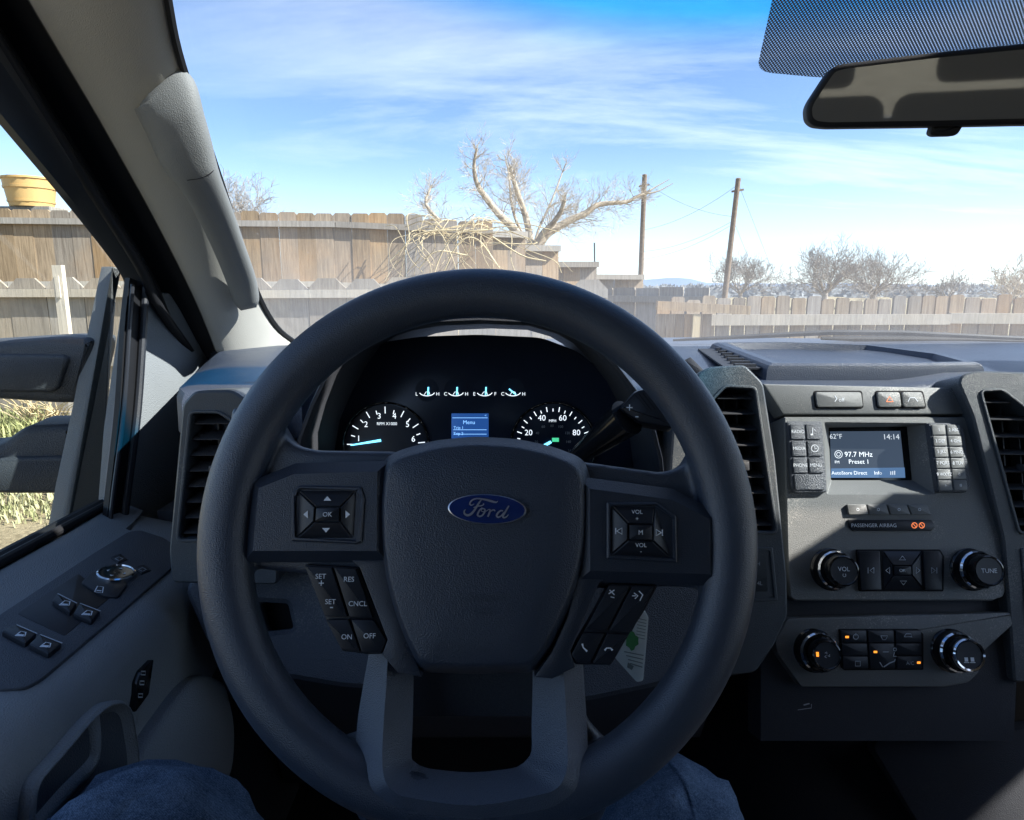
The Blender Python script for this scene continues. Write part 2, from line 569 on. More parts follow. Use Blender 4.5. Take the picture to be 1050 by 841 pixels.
def dpad(parent, fr, corners, cen, hb, ho, hi, glyphs):
    (a, b, c, d), (e, f, g, hh) = corners, cen       # tl tr br bl
    G = 1.0
    sides = {'up': [(a, ho), (b, ho), (f, hi), (e, hi)], 'right': [(b, ho), (c, ho), (g, hi), (f, hi)],
             'down': [(c, ho), (d, ho), (hh, hi), (g, hi)], 'left': [(d, ho), (a, ho), (e, hi), (hh, hi)]}
    for k, q in sides.items():
        cx = sum(p[0][0] for p in q) / 4; cy = sum(p[0][1] for p in q) / 4
        px = [(p[0][0] + (cx - p[0][0]) * .05, p[0][1] + (cy - p[0][1]) * .05) for p in q]
        mb = MB()
        quad_button(mb, fr, px, [p[1] for p in q], hb)
        hm = (ho + hi) / 2 + .0014
        glyphs[k](mb, fr, cx, cy, hm)
        mb.build('button', [M['button'], M['legend']], parent, angle=30)
    mb = MB()
    q = [e, f, g, hh]
    cx = sum(p[0] for p in q) / 4; cy = sum(p[1] for p in q) / 4
    mb.prism(fr, rounded(fr.pts([(p[0] + (cx - p[0]) * .1, p[1] + (cy - p[1]) * .1) for p in q], hi), .0006), hb, hi + .0008, .0006)
    glyphs['mid'](mb, fr, cx, cy, hi + .0012)
    mb.build('button', [M['button'], M['legend']], parent, angle=30)

def tri(dx, dy, s=5.0, hollow=False):
    def f(mb, fr, cx, cy, h):
        p = [(cx + dx * s * .55, cy + dy * s * .55), (cx - dx * s * .4 - dy * s * .8, cy - dy * s * .4 + dx * s * .8), (cx - dx * s * .4 + dy * s * .8, cy - dy * s * .4 - dx * s * .8)]
        if hollow:
            mb.stroke(fr, fr.pts(p + [p[0]], h), .0006, h, 1)
        else:
            mb.flat(fr, fr.pts(p, h), h, 1)
    return f
def word(t, size=LTXT, dy=0):
    def f(mb, fr, cx, cy, h):
        lines = t.split('\n')
        for i, s in enumerate(lines):
            mb.text(fr, s, *fr.uv(cx, cy + dy + (i - (len(lines) - 1) / 2) * 7, h), size, h, 1)
    return f
def skip(d, s=4.0):
    def f(mb, fr, cx, cy, h):
        p = [(cx + d * s, cy), (cx - d * s * .7, cy - s), (cx - d * s * .7, cy + s)]
        mb.stroke(fr, fr.pts(p + [p[0]], h), .0006, h, 1)
        mb.stroke(fr, fr.pts([(cx + d * s * 1.3, cy - s), (cx + d * s * 1.3, cy + s)], h), .0008, h, 1)
    return f

WT = Frame(WC + WF.n * .0070, WF.n)
# left trim
mb = MB()
Lb = [(257, 493), (302, 475), (400, 472), (400, 577), (249, 577)]
mb.prism(WT, WT.pts(Lb, -.001), -.024, .0045, .0082, bh=.0075)
La = [(360, 574), (402, 574), (412, 632), (424, 668), (432, 694), (408, 690), (392, 671), (397.5, 656), (369, 582)]
mb.prism(WT, WT.pts(La, -.002), -.018, -.001, .001)
lt = mb.build('spoke_trim', M['bezel'], wheel, angle=25)
lt['label'] = 'trim on the driver-window side of the wheel with arrow keys and speed control keys'
mb = MB()
P1 = rounded(WT.pts([(299.5, 505), (307, 498), (370, 499), (374, 512), (371, 556), (366, 558), (299, 555)], .005), .0012)
mb.prism_hole(WT, P1, inset(ccw(P1), .0026), .003, .0068, .003, .001)
pad1 = mb.build('control_pad', M['bezel'], lt, angle=30)
# buttons are pieces of the trim (sub-parts)
dpad(lt, WT, [(305.5, 503), (365, 503), (362, 552), (304, 552)], [(323, 520), (349, 520), (349, 535), (322, 535)], .0032, .0055, .0088,
     {'up': tri(0, -1), 'down': tri(0, 1), 'left': tri(-1, 0), 'right': tri(1, 0), 'mid': word('OK', .0044)})
mb = MB()
mb.prism(WT, rounded(WT.pts([(311, 579), (341, 580.5), (367, 582), (397.5, 656), (392, 671), (377, 671.5), (350, 668), (333, 634)], -.004), .0015), -.016, -.0048, .001)
mb.build('key_well', M['button'], lt, angle=30)
hk = -.0015
key(lt, WT, [(314, 581), (340, 582), (356, 633), (333, 632)], hk, -.014, [('SET', (329, 591), .0048), ('+', (329.5, 598), .0075), ('SET', (339, 617), .0048), ('-', (340, 623), .0085)])
key(lt, WT, [(342.5, 582), (365, 583.5), (382, 633.5), (358.5, 633)], hk, -.014, [('RES', (358, 594), .0048), ('CNCL', (367, 619), .0048)])
key(lt, WT, [(334, 636), (357.5, 635.5), (369, 669), (350, 666)], hk, -.014, [('ON', (355.5, 653), .0048)])
key(lt, WT, [(360, 635.5), (383, 636), (396, 657), (391, 669.5), (371, 669)], hk, -.014, [('OFF', (379, 652), .0048)])

# right trim
mb = MB()
Rb = [(592, 488), (690, 501), (737, 525), (738, 601), (592, 597)]
mb.prism(WT, WT.pts(Rb, -.001), -.024, .0045, .0082, bh=.0075)
Ra = [(630, 588), (592, 588), (582, 632), (566, 668), (548, 694), (566, 696), (590, 684), (585, 668), (614, 598)]
mb.prism(WT, WT.pts(Ra, -.002), -.018, -.001, .001)
rt = mb.build('spoke_trim', M['bezel'], wheel, angle=25)
rt['label'] = 'trim on the radio side of the wheel with volume keys and telephone keys'
mb = MB()
P1 = rounded(WT.pts([(622, 515), (673, 515), (693, 529), (694, 577), (622, 573)], .005), .0012)
mb.prism_hole(WT, P1, inset(ccw(P1), .0024), .003, .0068, .003, .001)
mb.build('control_pad', M['bezel'], rt, angle=30)
dpad(rt, WT, [(627, 518.5), (672, 520), (688, 572), (627, 569)], [(644, 537), (670, 538), (670, 555), (644, 554)], .0032, .0055, .0088,
     {'up': word('VOL\n+', .0040), 'down': word('VOL\n-', .0040), 'left': skip(-1, 3.2), 'right': skip(1, 3.2), 'mid': word('M', .0044)})
mb = MB()
mb.prism(WT, rounded(WT.pts([(626, 598.5), (675, 600.5), (661, 627), (644, 653), (627, 682.5), (590, 682), (584, 672), (600, 645)], -.004), .0015), -.016, -.0048, .001)
mb.build('key_well', M['button'], rt, angle=30)
key(rt, WT, [(625, 600), (646, 601), (622, 646.5), (600, 645.5)], hk, -.014, marks=[([(625, 605), (630, 610)], .0008), ([(624, 609), (630, 605)], .0008), ([(626, 612), (630, 613)], .0007)])
key(rt, WT, [(648.5, 601), (671, 601.5), (648, 648), (624.5, 647)], hk, -.014, marks=[([(650, 608), (654, 611), (651, 614)], .0008), ([(655, 606), (659, 610), (656, 616)], .0008), ([(648, 611), (652, 611)], .0007)])
key(rt, WT, [(598, 649), (620, 649.5), (605, 680), (591, 679), (586, 671)], hk, -.014, marks=[([(597, 660), (598, 664), (602, 668)], [.0014, .0008, .0014])])
key(rt, WT, [(623, 649.5), (645, 651), (626.5, 680.5), (608, 680)], hk, -.014, marks=[([(620, 667), (622, 664.5), (626, 664.5), (628, 667)], [.0014, .0008, .0008, .0014])])

# lower twin spoke
def sp2(px, h, n=3):
    "the lower part rises in front of the rim"
    hs = [h + .0235 * max(0, min(1, (y - 715) / 85)) ** 1.3 for x, y in px]
    return smooth_path([WF.hit(x, y, k) for (x, y), k in zip(px, hs)], n)
outer = [(379, 665), (372, 705), (366, 745), (365, 790), (372, 812), (385, 826), (420, 842), (490, 850), (560, 842), (588, 826), (600, 810), (603, 790), (602, 745), (599, 700), (597, 665)]
ridge = [(398, 665), (396, 705), (393, 745), (392, 783), (396, 803), (405, 812), (421, 818), (487, 826), (553, 815), (570, 809), (578, 799), (582, 781), (581, 745), (579, 705), (576, 665)]
inner = [(424, 680), (424, 705), (423, 745), (422, 775), (425, 781), (433, 786), (447, 789), (484, 792), (524, 788), (534, 784), (539, 780), (545, 770), (545, 745), (546, 705), (546, 680)]
mb = MB()
mb.loft([sp2(outer, -.026), sp2(outer, -.013), sp2([((a * 9 + c) / 10, (b * 9 + d) / 10) for (a, b), (c, d) in zip(outer, ridge)], -.0108),
         sp2(ridge, -.001), sp2(inner, -.022), sp2(inner, -.040)], closed=False)
mb.build('lower_spoke', M['spokegrey'], wheel, angle=24)
mb = MB()
mb.prism(WF, WF.pts([(395, 660), (560, 660), (560, 735), (395, 735)], -.06), -.075, -.055, .004)
mb.build('hub_housing', M['under'], wheel)
# ================================================================== dashboard
dash = thing('dashboard', 'dark grey dashboard with gauge cluster, radio, climate controls and air vents', 'dashboard', V(.43, .85, -.95))
PLAN = dash

# top pad: a sheet rising gently to the windscreen
def front_y(x):
    if x < -.36: return .70 + (-.36 - x) * 3.0
    if x < -.222: return .705
    if x < .12: return .92
    if x < .20: return .80
    return .885
mb = MB()
xs = [-.50, -.45, -.40, -.375, -.350, -.30, -.26, -.223, -.221, -.15, -.05, .119, .121, .199, .201, .28, .36, .44, .52, .60, .68, .8, 1.0, 1.2, 1.30]
def back_y(x):
    c = (x - .43)
    return 1.30 - .28 * c * c - .10 * max(0, (x - .35)) * 1.0
rings = []
for x in xs:
    yf = front_y(x); yb = back_y(x)
    zf = -.108 if x < -.222 else (-.118 if x < .2 else -.128)
    if x > .55: zf = -.118
    ring = [V(x, yf - .004, zf - .05), V(x, yf - .002, zf - .012), V(x, yf + .006, zf - .003), V(x, yf + .02, zf)]
    for k in range(1, 7):
        t = k / 6
        ring.append(V(x, yf + .02 + (yb - yf - .02) * t, zf + (-.094 - zf) * t + .004 * math.sin(t * math.pi)))
    ring.append(V(x, yb + .02, -.2))
    rings.append(ring)
mb.loft(rings, closed=False)
mb.build('top_pad', M['dashtop'], dash, angle=40)

# hidden bulk and knee area
mb = MB()
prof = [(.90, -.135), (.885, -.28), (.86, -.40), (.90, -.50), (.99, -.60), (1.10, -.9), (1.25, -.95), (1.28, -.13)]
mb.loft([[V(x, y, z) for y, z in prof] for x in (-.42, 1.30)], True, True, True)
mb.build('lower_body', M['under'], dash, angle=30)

KF = Frame(at_y(290, 620, .68), (.02, -.90, .42))
mb = MB()
kp = rounded(KF.pts([(188, 604), (215, 566), (420, 566), (600, 566), (742, 600), (742, 690), (600, 720), (350, 705), (262, 690), (212, 660)]), .01)
mb.prism_hole(KF, kp, rounded(KF.pts([(262, 617), (294, 619), (300, 645), (270, 648)]), .004), -.09, 0, -.03, .005, floor_mi=1)
mb.build('knee_panel', [M['dash'], M['hole']], dash, angle=30)
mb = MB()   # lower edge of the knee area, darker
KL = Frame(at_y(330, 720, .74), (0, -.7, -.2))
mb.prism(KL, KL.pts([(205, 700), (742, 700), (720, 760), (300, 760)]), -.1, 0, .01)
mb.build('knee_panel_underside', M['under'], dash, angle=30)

# steering column
mb = MB()
ax0 = WC - WF.n * .035; ax1 = WC - WF.n * .30
x = WF.u; y = WF.v
def cring(c, w, h):
    out = []
    for k in range(28):
        a = 2 * math.pi * k / 28
        ca, sa = math.cos(a), math.sin(a)
        out.append(c + x * w * math.copysign(abs(ca) ** .6, ca) + y * h * math.copysign(abs(sa) ** .6, sa))
    return out
mb.loft([cring(ax0, .045, .05), cring(ax0 - WF.n * .01, .062, .060), cring(ax0 - WF.n * .08, .075, .066), cring(ax0 - WF.n * .16, .082, .072), cring(ax1, .084, .074)], True, True, True)
mb.build('steering_column', M['under'], dash, angle=40)

# ------------------------------------------------------------------ instrument cluster
YH = .68
hood_px = [(296, 520), (303, 450), (316, 415), (332, 382), (352, 352), (372, 340), (396, 332), (432, 326), (490, 323.5), (552, 326), (590, 337), (612, 350), (636, 375), (655, 400), (672, 434), (681, 470), (686, 520)]
HP = [at_y(a, b, YH) for a, b in hood_px]
cen = at_y(490, 470, YH)
def hring(scale, y, dz=0.0):
    return [Vector((cen.x + (p.x - cen.x) * scale, CAM.y + y, cen.z + (p.z - cen.z) * scale + dz)) for p in HP]
mb = MB()
# outside shell from the lip towards the windscreen, then lip, then the tunnel inwards
mb.loft([hring(.98, 1.10, -.035), hring(1.0, .98, -.012), hring(1.0, .80, -.002), hring(1.0, YH + .012), hring(.996, YH + .004), hring(.988, YH)], closed=False, mi=0)
mb.build('cluster_hood', [M['dashtop']], dash, angle=40)
mb = MB()
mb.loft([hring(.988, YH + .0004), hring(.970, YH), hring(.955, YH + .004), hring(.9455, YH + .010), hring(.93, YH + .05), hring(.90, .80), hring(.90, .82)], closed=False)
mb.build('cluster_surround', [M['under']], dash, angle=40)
CF = Frame(at_y(490, 430, .79), (0, -.985, .17))
mb = MB()
mb.prism(CF, rounded(CF.pts([(322, 480), (330, 420), (352, 375), (385, 352), (430, 345), (490, 343), (555, 346), (592, 360), (622, 384), (650, 432), (660, 480)]), .01), -.03, 0, .002)
clus = mb.build('instrument_cluster', M['gauge'], dash)
# faint panels left and right of the gauges
def dialnums(mb, c, nums, size, mi=1):
    for t, (x_, y_) in nums:
        mb.text(CF, t, *CF.uv(x_, y_), size, .0012, mi)
def ticks(mb, cx, cy, r0, r1, a0, a1, n, w, mi=1):
    for k in range(n):
        a = R(a0 + (a1 - a0) * k / (n - 1))
        rr = r1 - (0 if k % 2 == 0 else (r1 - r0) * .4)
        q = [(cx + r0 * math.cos(a), cy - r0 * math.sin(a)), (cx + rr * math.cos(a), cy - rr * math.sin(a))]
        mb.stroke(CF, CF.pts(q), w, .0012, mi)
def disc(mb, cx, cy, r, h, mi=0, n=40):
    mb.flat(CF, CF.pts([(cx + r * math.cos(2 * math.pi * k / n), cy - r * math.sin(2 * math.pi * k / n)) for k in range(n)]), h, mi)
# rev counter
mb = MB()
disc(mb, 396, 457, 42, .0006)
ticks(mb, 396, 457, 33, 40, 178, 5, 13, .0011)
dialnums(mb, 0, [('1', (368, 449.5)), ('2', (375.5, 435)), ('3', (389, 426.5)), ('4', (404.5, 426.5)), ('5', (418, 435)), ('6', (424, 450))], .0098)
mb.text(CF, 'RPM X1000', *CF.uv(397, 434.5), .0050, .0012, 1)
t1 = mb.build('gauge', [M['gauge'], M['gaugewhite']], clus); t1['label'] = 'rev counter dial'
mb = MB()
mb.stroke(CF, CF.pts([(360, 456.5), (391, 451.5)]), [.0014, .0030], .0022, 0)
mb.build('needle', M['needle'], clus)
# speedometer
mb = MB()
disc(mb, 567, 456, 42, .0006)
ticks(mb, 567, 456, 34, 39, 180, 0, 19, .0011)
dialnums(mb, 0, [('20', (542, 443.5)), ('40', (555.5, 428.5)), ('60', (577, 428.5)), ('80', (591, 443.5)), ('100', (592, 464)), ('0', (541, 460))], .0096)
mb.text(CF, 'MPH', *CF.uv(566.5, 431.5), .0045, .0012, 1)
for t, (x_, y_) in (('40', (551, 444)), ('60', (557, 437.5)), ('80', (566, 436.5)), ('100', (575, 437.5)), ('120', (582, 444)), ('140', (583, 453)), ('160', (585, 462)), ('20', (550, 453))):
    mb.text(CF, t, *CF.uv(x_, y_), .0042, .0012, 2)
mb.flat(CF, CF.pts([(566, 449), (573, 449), (573, 453), (566, 453)]), .0013, 3)
t2 = mb.build('gauge', [M['gauge'], M['gaugewhite'], M['legend_dim'], M['green']], clus); t2['label'] = 'speedometer dial'
mb = MB()
mb.stroke(CF, CF.pts([(558, 457), (565, 453)]), [.0036, .0030], .0022, 0)
mb.build('needle', M['needle'], clus)
for gx0 in (396, 567):      # raised rings round the two dials
    mb = MB()
    cu_, cv_ = CF.uv(gx0, 456.5)
    rr0 = CF.uv(gx0 + 44.5, 456.5)[0] - cu_
    mb.lathe(CF, cu_, cv_, [(rr0, 0), (rr0, .0035), (rr0 * .985, .0042), (rr0 * .965, .0030), (rr0 * .95, .0004)], 64, 0, cap=False)
    mb.build('dial_ring', M['gloss'], clus)
# four small gauges
for cx, a, b in ((438, 'L', 'H'), (467.5, 'C', 'H'), (497, 'E', 'F'), (526, 'C', 'H')):
    mb = MB()
    disc(mb, cx, 400, 12, .0006)
    arc = [(cx + 8 * math.cos(R(t)), 401.5 - 4.5 * math.sin(R(t))) for t in range(200, 345, 12)]
    mb.stroke(CF, CF.pts(arc), .0010, .0012, 1)
    mb.text(CF, a, *CF.uv(cx - 10.5, 404), .0058, .0012, 1)
    mb.text(CF, b, *CF.uv(cx + 11, 404), .0058, .0012, 1)
    mb.stroke(CF, CF.pts([(cx - 3, 405), (cx - 1, 402), (cx + 2, 402), (cx + 3, 405)]), .0007, .0012, 1)
    g = mb.build('gauge', [M['gauge'], M['gaugewhite']], clus)
    mb = MB()
    ln = (cx + 1, 405, cx + 1.5, 397) if cx < 520 else (cx + 3, 404.5, cx - 4, 399)
    mb.stroke(CF, CF.pts([(ln[0], ln[1]), (ln[2], ln[3])]), .0016, .0020, 0)
    mb.build('needle', M['needle'], clus)
mb = MB()
mb.prism(CF, CF.pts([(463, 424), (501, 424), (501, 450), (463, 450)]), .0, .0012, .0003, 0)
mb.text(CF, 'Menu', *CF.uv(481, 433), .0065, .0016, 1)
for yy in (438.5, 443):
    mb.stroke(CF, CF.pts([(465, yy + 2.2), (499, yy + 2.2)]), .0006, .0016, 1)
mb.stroke(CF, CF.pts([(464, 428.5), (500, 428.5)]), .0006, .0016, 1)
mb.text(CF, 'Trip 1', *CF.uv(470, 439), .0048, .0016, 1)
mb.text(CF, 'Trip 2', *CF.uv(470, 445), .0048, .0016, 1)
mb.text(CF, '<', *CF.uv(498, 426), .004, .0016, 1)
mb.build('message_screen', [M['lcd'], M['lcdtext']], clus)

# ------------------------------------------------------------------ air vents
def vent(fr, outer, inner, back, depth, nl, tab, r_out=.006, r_in=.004, more=None, dark=False):
    po = rounded(fr.pts(outer), r_out, 4); pi_ = rounded(fr.pts(inner), r_in, 4)
    mb = MB()
    mb.prism_hole(fr, po, pi_, back, 0, -depth, .0022, floor_mi=1, inner_scale=.002)
    # a raised inner lip
    li = inset(ccw(pi_), -.0035)
    mb.prism_hole(fr, li, pi_, -.004, .0022, -.003, .0010, floor=False)
    root = mb.build('air_vent', [M['vent'], M['hole']], dash, angle=28)
    vs = [q[1] for q in pi_]
    v0, v1 = min(vs), max(vs)
    for k in range(nl):
        v = v0 + (v1 - v0) * (k + .5) / nl
        ur = urange(pi_, v)
        if not ur: continue
        u0, u1 = ur[0] + .001, ur[1] - .001
        mb = MB()
        a = R(18)
        rings = []
        for u in (u0, u1):
            c = fr.pt(u, v, -.014)
            d = fr.n * math.cos(a) - fr.v * math.sin(a)
            w = fr.v * math.cos(a) + fr.n * math.sin(a)
            rings.append([c + d * .010 + w * .0004, c + d * .0085 + w * .0011, c - d * .012 + w * .0011, c - d * .012 - w * .0011, c + d * .0085 - w * .0011, c + d * .010 - w * .0004])
        mb.loft(rings, True, True, True)
        mb.build('louvre', M['louvre'], root, angle=50)
    mb = MB()   # upright blades behind the louvres
    uu = [q[0] for q in pi_]
    for k in range(1, 5):
        u = min(uu) + (max(uu) - min(uu)) * k / 5
        mb.box(fr.pt(u, (v0 + v1) / 2, -.038), (.0015, .018, (v1 - v0) * .92), Matrix((fr.u, fr.n, fr.v)).transposed())
    mb.build('upright_blades', M['louvre'], root)
    if tab:
        mb = MB()
        tu, tv = fr.uv(*tab)
        mb.prism(fr, rounded([(tu - .004, tv - .005), (tu + .004, tv - .005), (tu + .004, tv + .005), (tu - .004, tv + .005)], .0015), -.012, .003, .001)
        mb.build('vent_tab', M['louvre'], root)
    return root
LV = Frame(at_y(213, 500, .66), (.05, -.985, .10))
vl = vent(LV, [(187, 414), (199, 401), (238, 400), (262, 416), (285, 440), (285, 600), (176, 598), (173, 566)], [(197, 424), (224, 424), (250, 441), (262, 455), (262, 552), (184, 552.5)], -.12, .055, 8, (219, 482))
vl['label'] = 'air vent beside the driver door'
MV = Frame(at_y(765, 480, .735), (-.03, -.965, .25))
vm = vent(MV, [(716, 382), (728, 376), (764, 374), (783, 393), (795, 470), (807, 590), (808, 632), (794, 662), (775, 690), (690, 700), (676, 640), (690, 440)], [(722, 420), (733, 409), (744, 397.5), (773, 399), (785, 480), (794.5, 545), (735, 543)], -.10, .05, 9, (764, 478))
vm['label'] = 'air vent between the gauges and the radio'
mb = MB()
sw = rounded(MV.pts([(740, 560), (792, 561), (797.5, 616), (740, 618)]), .002)
mb.prism_hole(MV, sw, inset(ccw(sw), .0035), -.002, .0015, -.004, .001)
sq = mb.build('switch_plate', M['vent'], vm, angle=30)
key(vm, MV, [(744, 569), (785, 569.5), (788, 607), (744, 608)], .0, -.006, [('2H', (776, 578), .006), ('4L', (779, 598), .006)], name='switch', leg='legend_dim')
RV = Frame(at_y(1020, 480, .80), (-.05, -.955, .29))
vr = vent(RV, [(983, 392), (987, 384), (1003, 380), (1060, 382), (1120, 430), (1160, 640), (1060, 700), (1040, 700), (1036, 640), (1029, 553), (998, 427)], [(1007, 402), (1027, 401), (1058, 425), (1095, 460), (1105, 546), (1046, 545)], -.12, .06, 8, (1052, 480))
vr['label'] = 'air vent on the passenger side of the radio'
mb = MB()   # narrow glove-side storage plate below that vent
p_ = rounded(RV.pts([(1046, 562), (1110, 562), (1110, 640), (1052, 640)]), .003)
mb.prism_hole(RV, p_, inset(ccw(p_), .004), -.002, .002, -.006, .001)
mb.build('switch_plate', M['vent'], vr, angle=30)

# ------------------------------------------------------------------ centre panel
SF = Frame(at_y(905, 425, .838), (0, -math.cos(R(21)), math.sin(R(21))))
mb = MB()
up = SF.pts([(782, 393.5), (989, 398), (999, 425), (803, 425)])
mb.prism(SF, up, -.03, .001, .0025)
pan = mb.build('upper_panel', M['stack'], dash, angle=28)
def pill(parent, px, text=None, tpos=None, mats='stack'):
    mb = MB()
    p = rounded(SF.pts(px, .004), .0035, 4)
    mb.prism(SF, p, -.002, .0045, .0012)
    if text: text(mb)
    return mb.build('button', [M['stack'], M['legend'], M['amberdim']], parent, angle=30)
mb = MB()
for px in ([(834, 400.5), (884.5, 400.5), (886, 419), (836, 419)], [(897, 400.5), (947, 400.5), (950.5, 419), (899, 419)]):
    o_ = rounded(SF.pts(px, .002), .004)
    mb.prism(SF, o_, .0, .0018, .0008)
mb.build('button_surround', M['hole'], pan)
def tcs(mb):
    mb.stroke(SF, SF.pts([(856, 406), (858, 409), (856, 412)], .0046), .001, .0048, 1)
    mb.text(SF, 'off', *SF.uv(863, 410, .0046), .007, .0048, 1)
pill(pan, [(836, 402), (883, 402), (885, 417.5), (838, 417.5)], tcs)
pill(pan, [(899, 402), (922.5, 402), (924.5, 417.5), (901, 417.5)], lambda mb: mb.stroke(SF, SF.pts([(909, 412), (912, 406.5), (916, 412), (909, 412)], .0046), .0009, .0048, 2))
pill(pan, [(924.5, 402), (945.5, 402), (949, 417.5), (926.5, 417.5)], lambda mb: mb.stroke(SF, SF.pts([(931, 412), (933, 408), (938, 408), (941, 412)], .0046), .0009, .0048, 1))

mb = MB()
main = rounded(SF.pts([(804, 427.5), (999, 427.5), (1014, 475), (1030, 555), (1034, 600), (1029, 612), (1018, 616), (815, 616), (810, 612), (808, 590)]), .002)
rec = rounded(SF.pts([(846, 434), (950, 435), (958, 506), (849, 506)]), .0015)
mb.prism_hole(SF, main, rec, -.05, 0, -.002, .0015, floor=False)
HB = -.024
rb = rounded(SF.pts([(849.5, 438.5), (930, 437.5), (935, 492.5), (852, 492.5)], HB), .0015)
mb.loft([[SF.pt(*q, -.0018) for q in ccw(rec)], [SF.pt(*q, HB) for q in ccw(rb)]], True)
radio = mb.build('radio_panel', [M['stack'], M['stackdark']], dash, angle=28)
# display
DF = Frame(SF.pt(0, 0, -.0252), SF.n)
mb = MB()
mb.prism(DF, rounded(DF.pts([(846, 435), (933, 435), (938, 495), (848, 495)]), .002), -.008, .001, .0003, 0)
scr = DF.pts([(851, 442.5), (923, 442), (928, 490), (852, 490)], .001)
mb.flat(DF, scr, .0013, 2)
mb.flat(DF, DF.pts([(852, 480.5), (927.3, 479.5), (928, 490), (852, 490)], .001), .0016, 3)
for t, (x_, y_), s in (('62°F', (852, 447.5), .0088), ('14:14', (914, 448), .0098), ('97.7 MHz', (880, 466), .0092), ('Preset 1', (880, 473.5), .0080), ('AutoStore', (862, 485), .0062), ('Direct', (882, 485), .0066), ('Info', (900, 485), .0066), ('FM', (858, 474), .0050)):
    u_, v_ = DF.uv(x_, y_, .001)
    if t == '62°F': u_ += .006
    if t == 'AutoStore': u_ += .001
    mb.text(DF, t, u_, v_, s, .0019, 1)
for r_ in (2.0, 3.9):
    mb.stroke(DF, DF.pts([(859.5 + r_ * math.cos(R(k)), 466 + r_ * math.sin(R(k))) for k in range(0, 361, 30)], .001), .0006, .0019, 1)
for k in range(3):
    mb.stroke(DF, DF.pts([(913 + k * 2.0, 487), (913 + k * 2.0, 483.5 - k * .3)], .001), .0012, .0019, 1)
mb.build('display', [M['gloss'], M['radiotext'], M['radioscreen'], M['radiobar']], radio)
# key banks
def bank(parent, px):
    mb = MB()
    mb.prism(SF, rounded(SF.pts(px, .006), .003), -.002, .0062, .002)
    return mb.build('key_bank', M['dash'], parent, angle=28)
bank(radio, [(807, 432), (843, 432), (848.5, 505), (815, 505.5), (811.5, 500)])
def lerp(a, b, t): return (a[0] + (b[0] - a[0]) * t, a[1] + (b[1] - a[1]) * t)
def cell(tl, tr, br, bl, i, j, ni, nj, g=.045, h=.0062):
    def at(s, t): return lerp(lerp(tl, tr, s), lerp(bl, br, s), t)
    gu = g * 1.2; gv = g
    s0, s1, t0, t1 = (i + gu) / ni, (i + 1 - gu) / ni, (j + gv) / nj, (j + 1 - gv) / nj
    return [at(s0, t0), at(s1, t0), at(s1, t1), at(s0, t1)]
tl, tr, br, bl_ = (809.5, 434), (841.5, 434), (846.5, 503), (815, 503)
names = [['RADIO', 'note'], ['MEDIA', 'clock'], ['PHONE', 'MENU']]
def cxy(c): return (sum(p[0] for p in c) / 4, sum(p[1] for p in c) / 4)
for j in range(3):
    for i in range(2):
        c = cell(tl, tr, br, bl_, i, j, 2, 4)
        x_, y_ = cxy(c)
        t = names[j][i]
        tx = [(t, (x_, y_), .0060)] if t not in ('note', 'clock') else []
        mk = []
        if t == 'note': mk = [([(x_ - 1, y_ + 3), (x_ - 1, y_ - 4), (x_ + 2, y_ - 1)], .0009), ([(x_ - 3, y_ + 3), (x_ - .5, y_ + 3)], .002)]
        if t == 'clock': mk = [([(x_ + 3.6 * math.cos(R(k)), y_ + 3.6 * math.sin(R(k))) for k in range(0, 361, 30)], .0008), ([(x_, y_ - 2.5), (x_, y_), (x_ + 2, y_)], .0007)]
        key(radio, SF, c, .0078, .005, tx, marks=mk, mat='dash', squash=.88)
c = [cell(tl, tr, br, bl_, 0, 3, 2, 4)[0], cell(tl, tr, br, bl_, 1, 3, 2, 4)[1], cell(tl, tr, br, bl_, 1, 3, 2, 4)[2], cell(tl, tr, br, bl_, 0, 3, 2, 4)[3]]
key(radio, SF, c, .0078, .005, mat='dash')
bank(radio, [(952, 433.5), (983, 433.5), (989, 440), (996, 498), (992, 505), (961.5, 505)])
tl, tr, br, bl_ = (954.5, 435), (985, 435), (993.5, 503.5), (962.5, 503.5)
lab = [['1', '2 ABC'], ['3 DEF', '4 GHI'], ['5 JKL', '6 MNO'], ['7 PQRS', '8 TUV'], ['9 WXYZ', '0'], ['*', '#']]
for j in range(6):
    for i in range(2):
        c = cell(tl, tr, br, bl_, i, j, 2, 6, .05)
        key(radio, SF, c, .0078, .005, [(lab[j][i], cxy(c), .0058)], mat='stack', leg='legend', squash=.85)
# preset row and airbag strip
tl, tr, br, bl_ = (868, 517), (951, 517), (956, 528), (870, 528)
for i in range(4):
    c = cell(tl, tr, br, bl_, i, 0, 4, 1, .03)
    x_, y_ = cxy(c)
    key(radio, SF, c, .004, -.001, marks=[([(x_ + 1.3 * math.cos(R(k)), y_ + 1.3 * math.sin(R(k))) for k in range(0, 361, 45)], .0006)], mat='stack')
mb = MB()
mb.prism(SF, rounded(SF.pts([(869.5, 533), (955, 533), (959, 539), (955, 544.5), (875, 544.5), (871, 541)], .002), .0015), -.002, .0025, .0008)
mb.text(SF, 'PASSENGER AIRBAG', *SF.uv(896, 538.8, .0025), .0062, .0029, 1)
for cx in (937.5, 945):
    mb.stroke(SF, SF.pts([(cx + 2.8 * math.cos(R(k)), 538.8 + 2.8 * math.sin(R(k))) for k in range(0, 361, 40)], .0025), .0010, .0029, 2)
    mb.stroke(SF, SF.pts([(cx - 1.6, 537), (cx + 1.6, 540.5)], .0025), .0008, .0029, 2)
mb.build('airbag_indicator', [M['button'], M['legend'], M['amberdim']], radio)
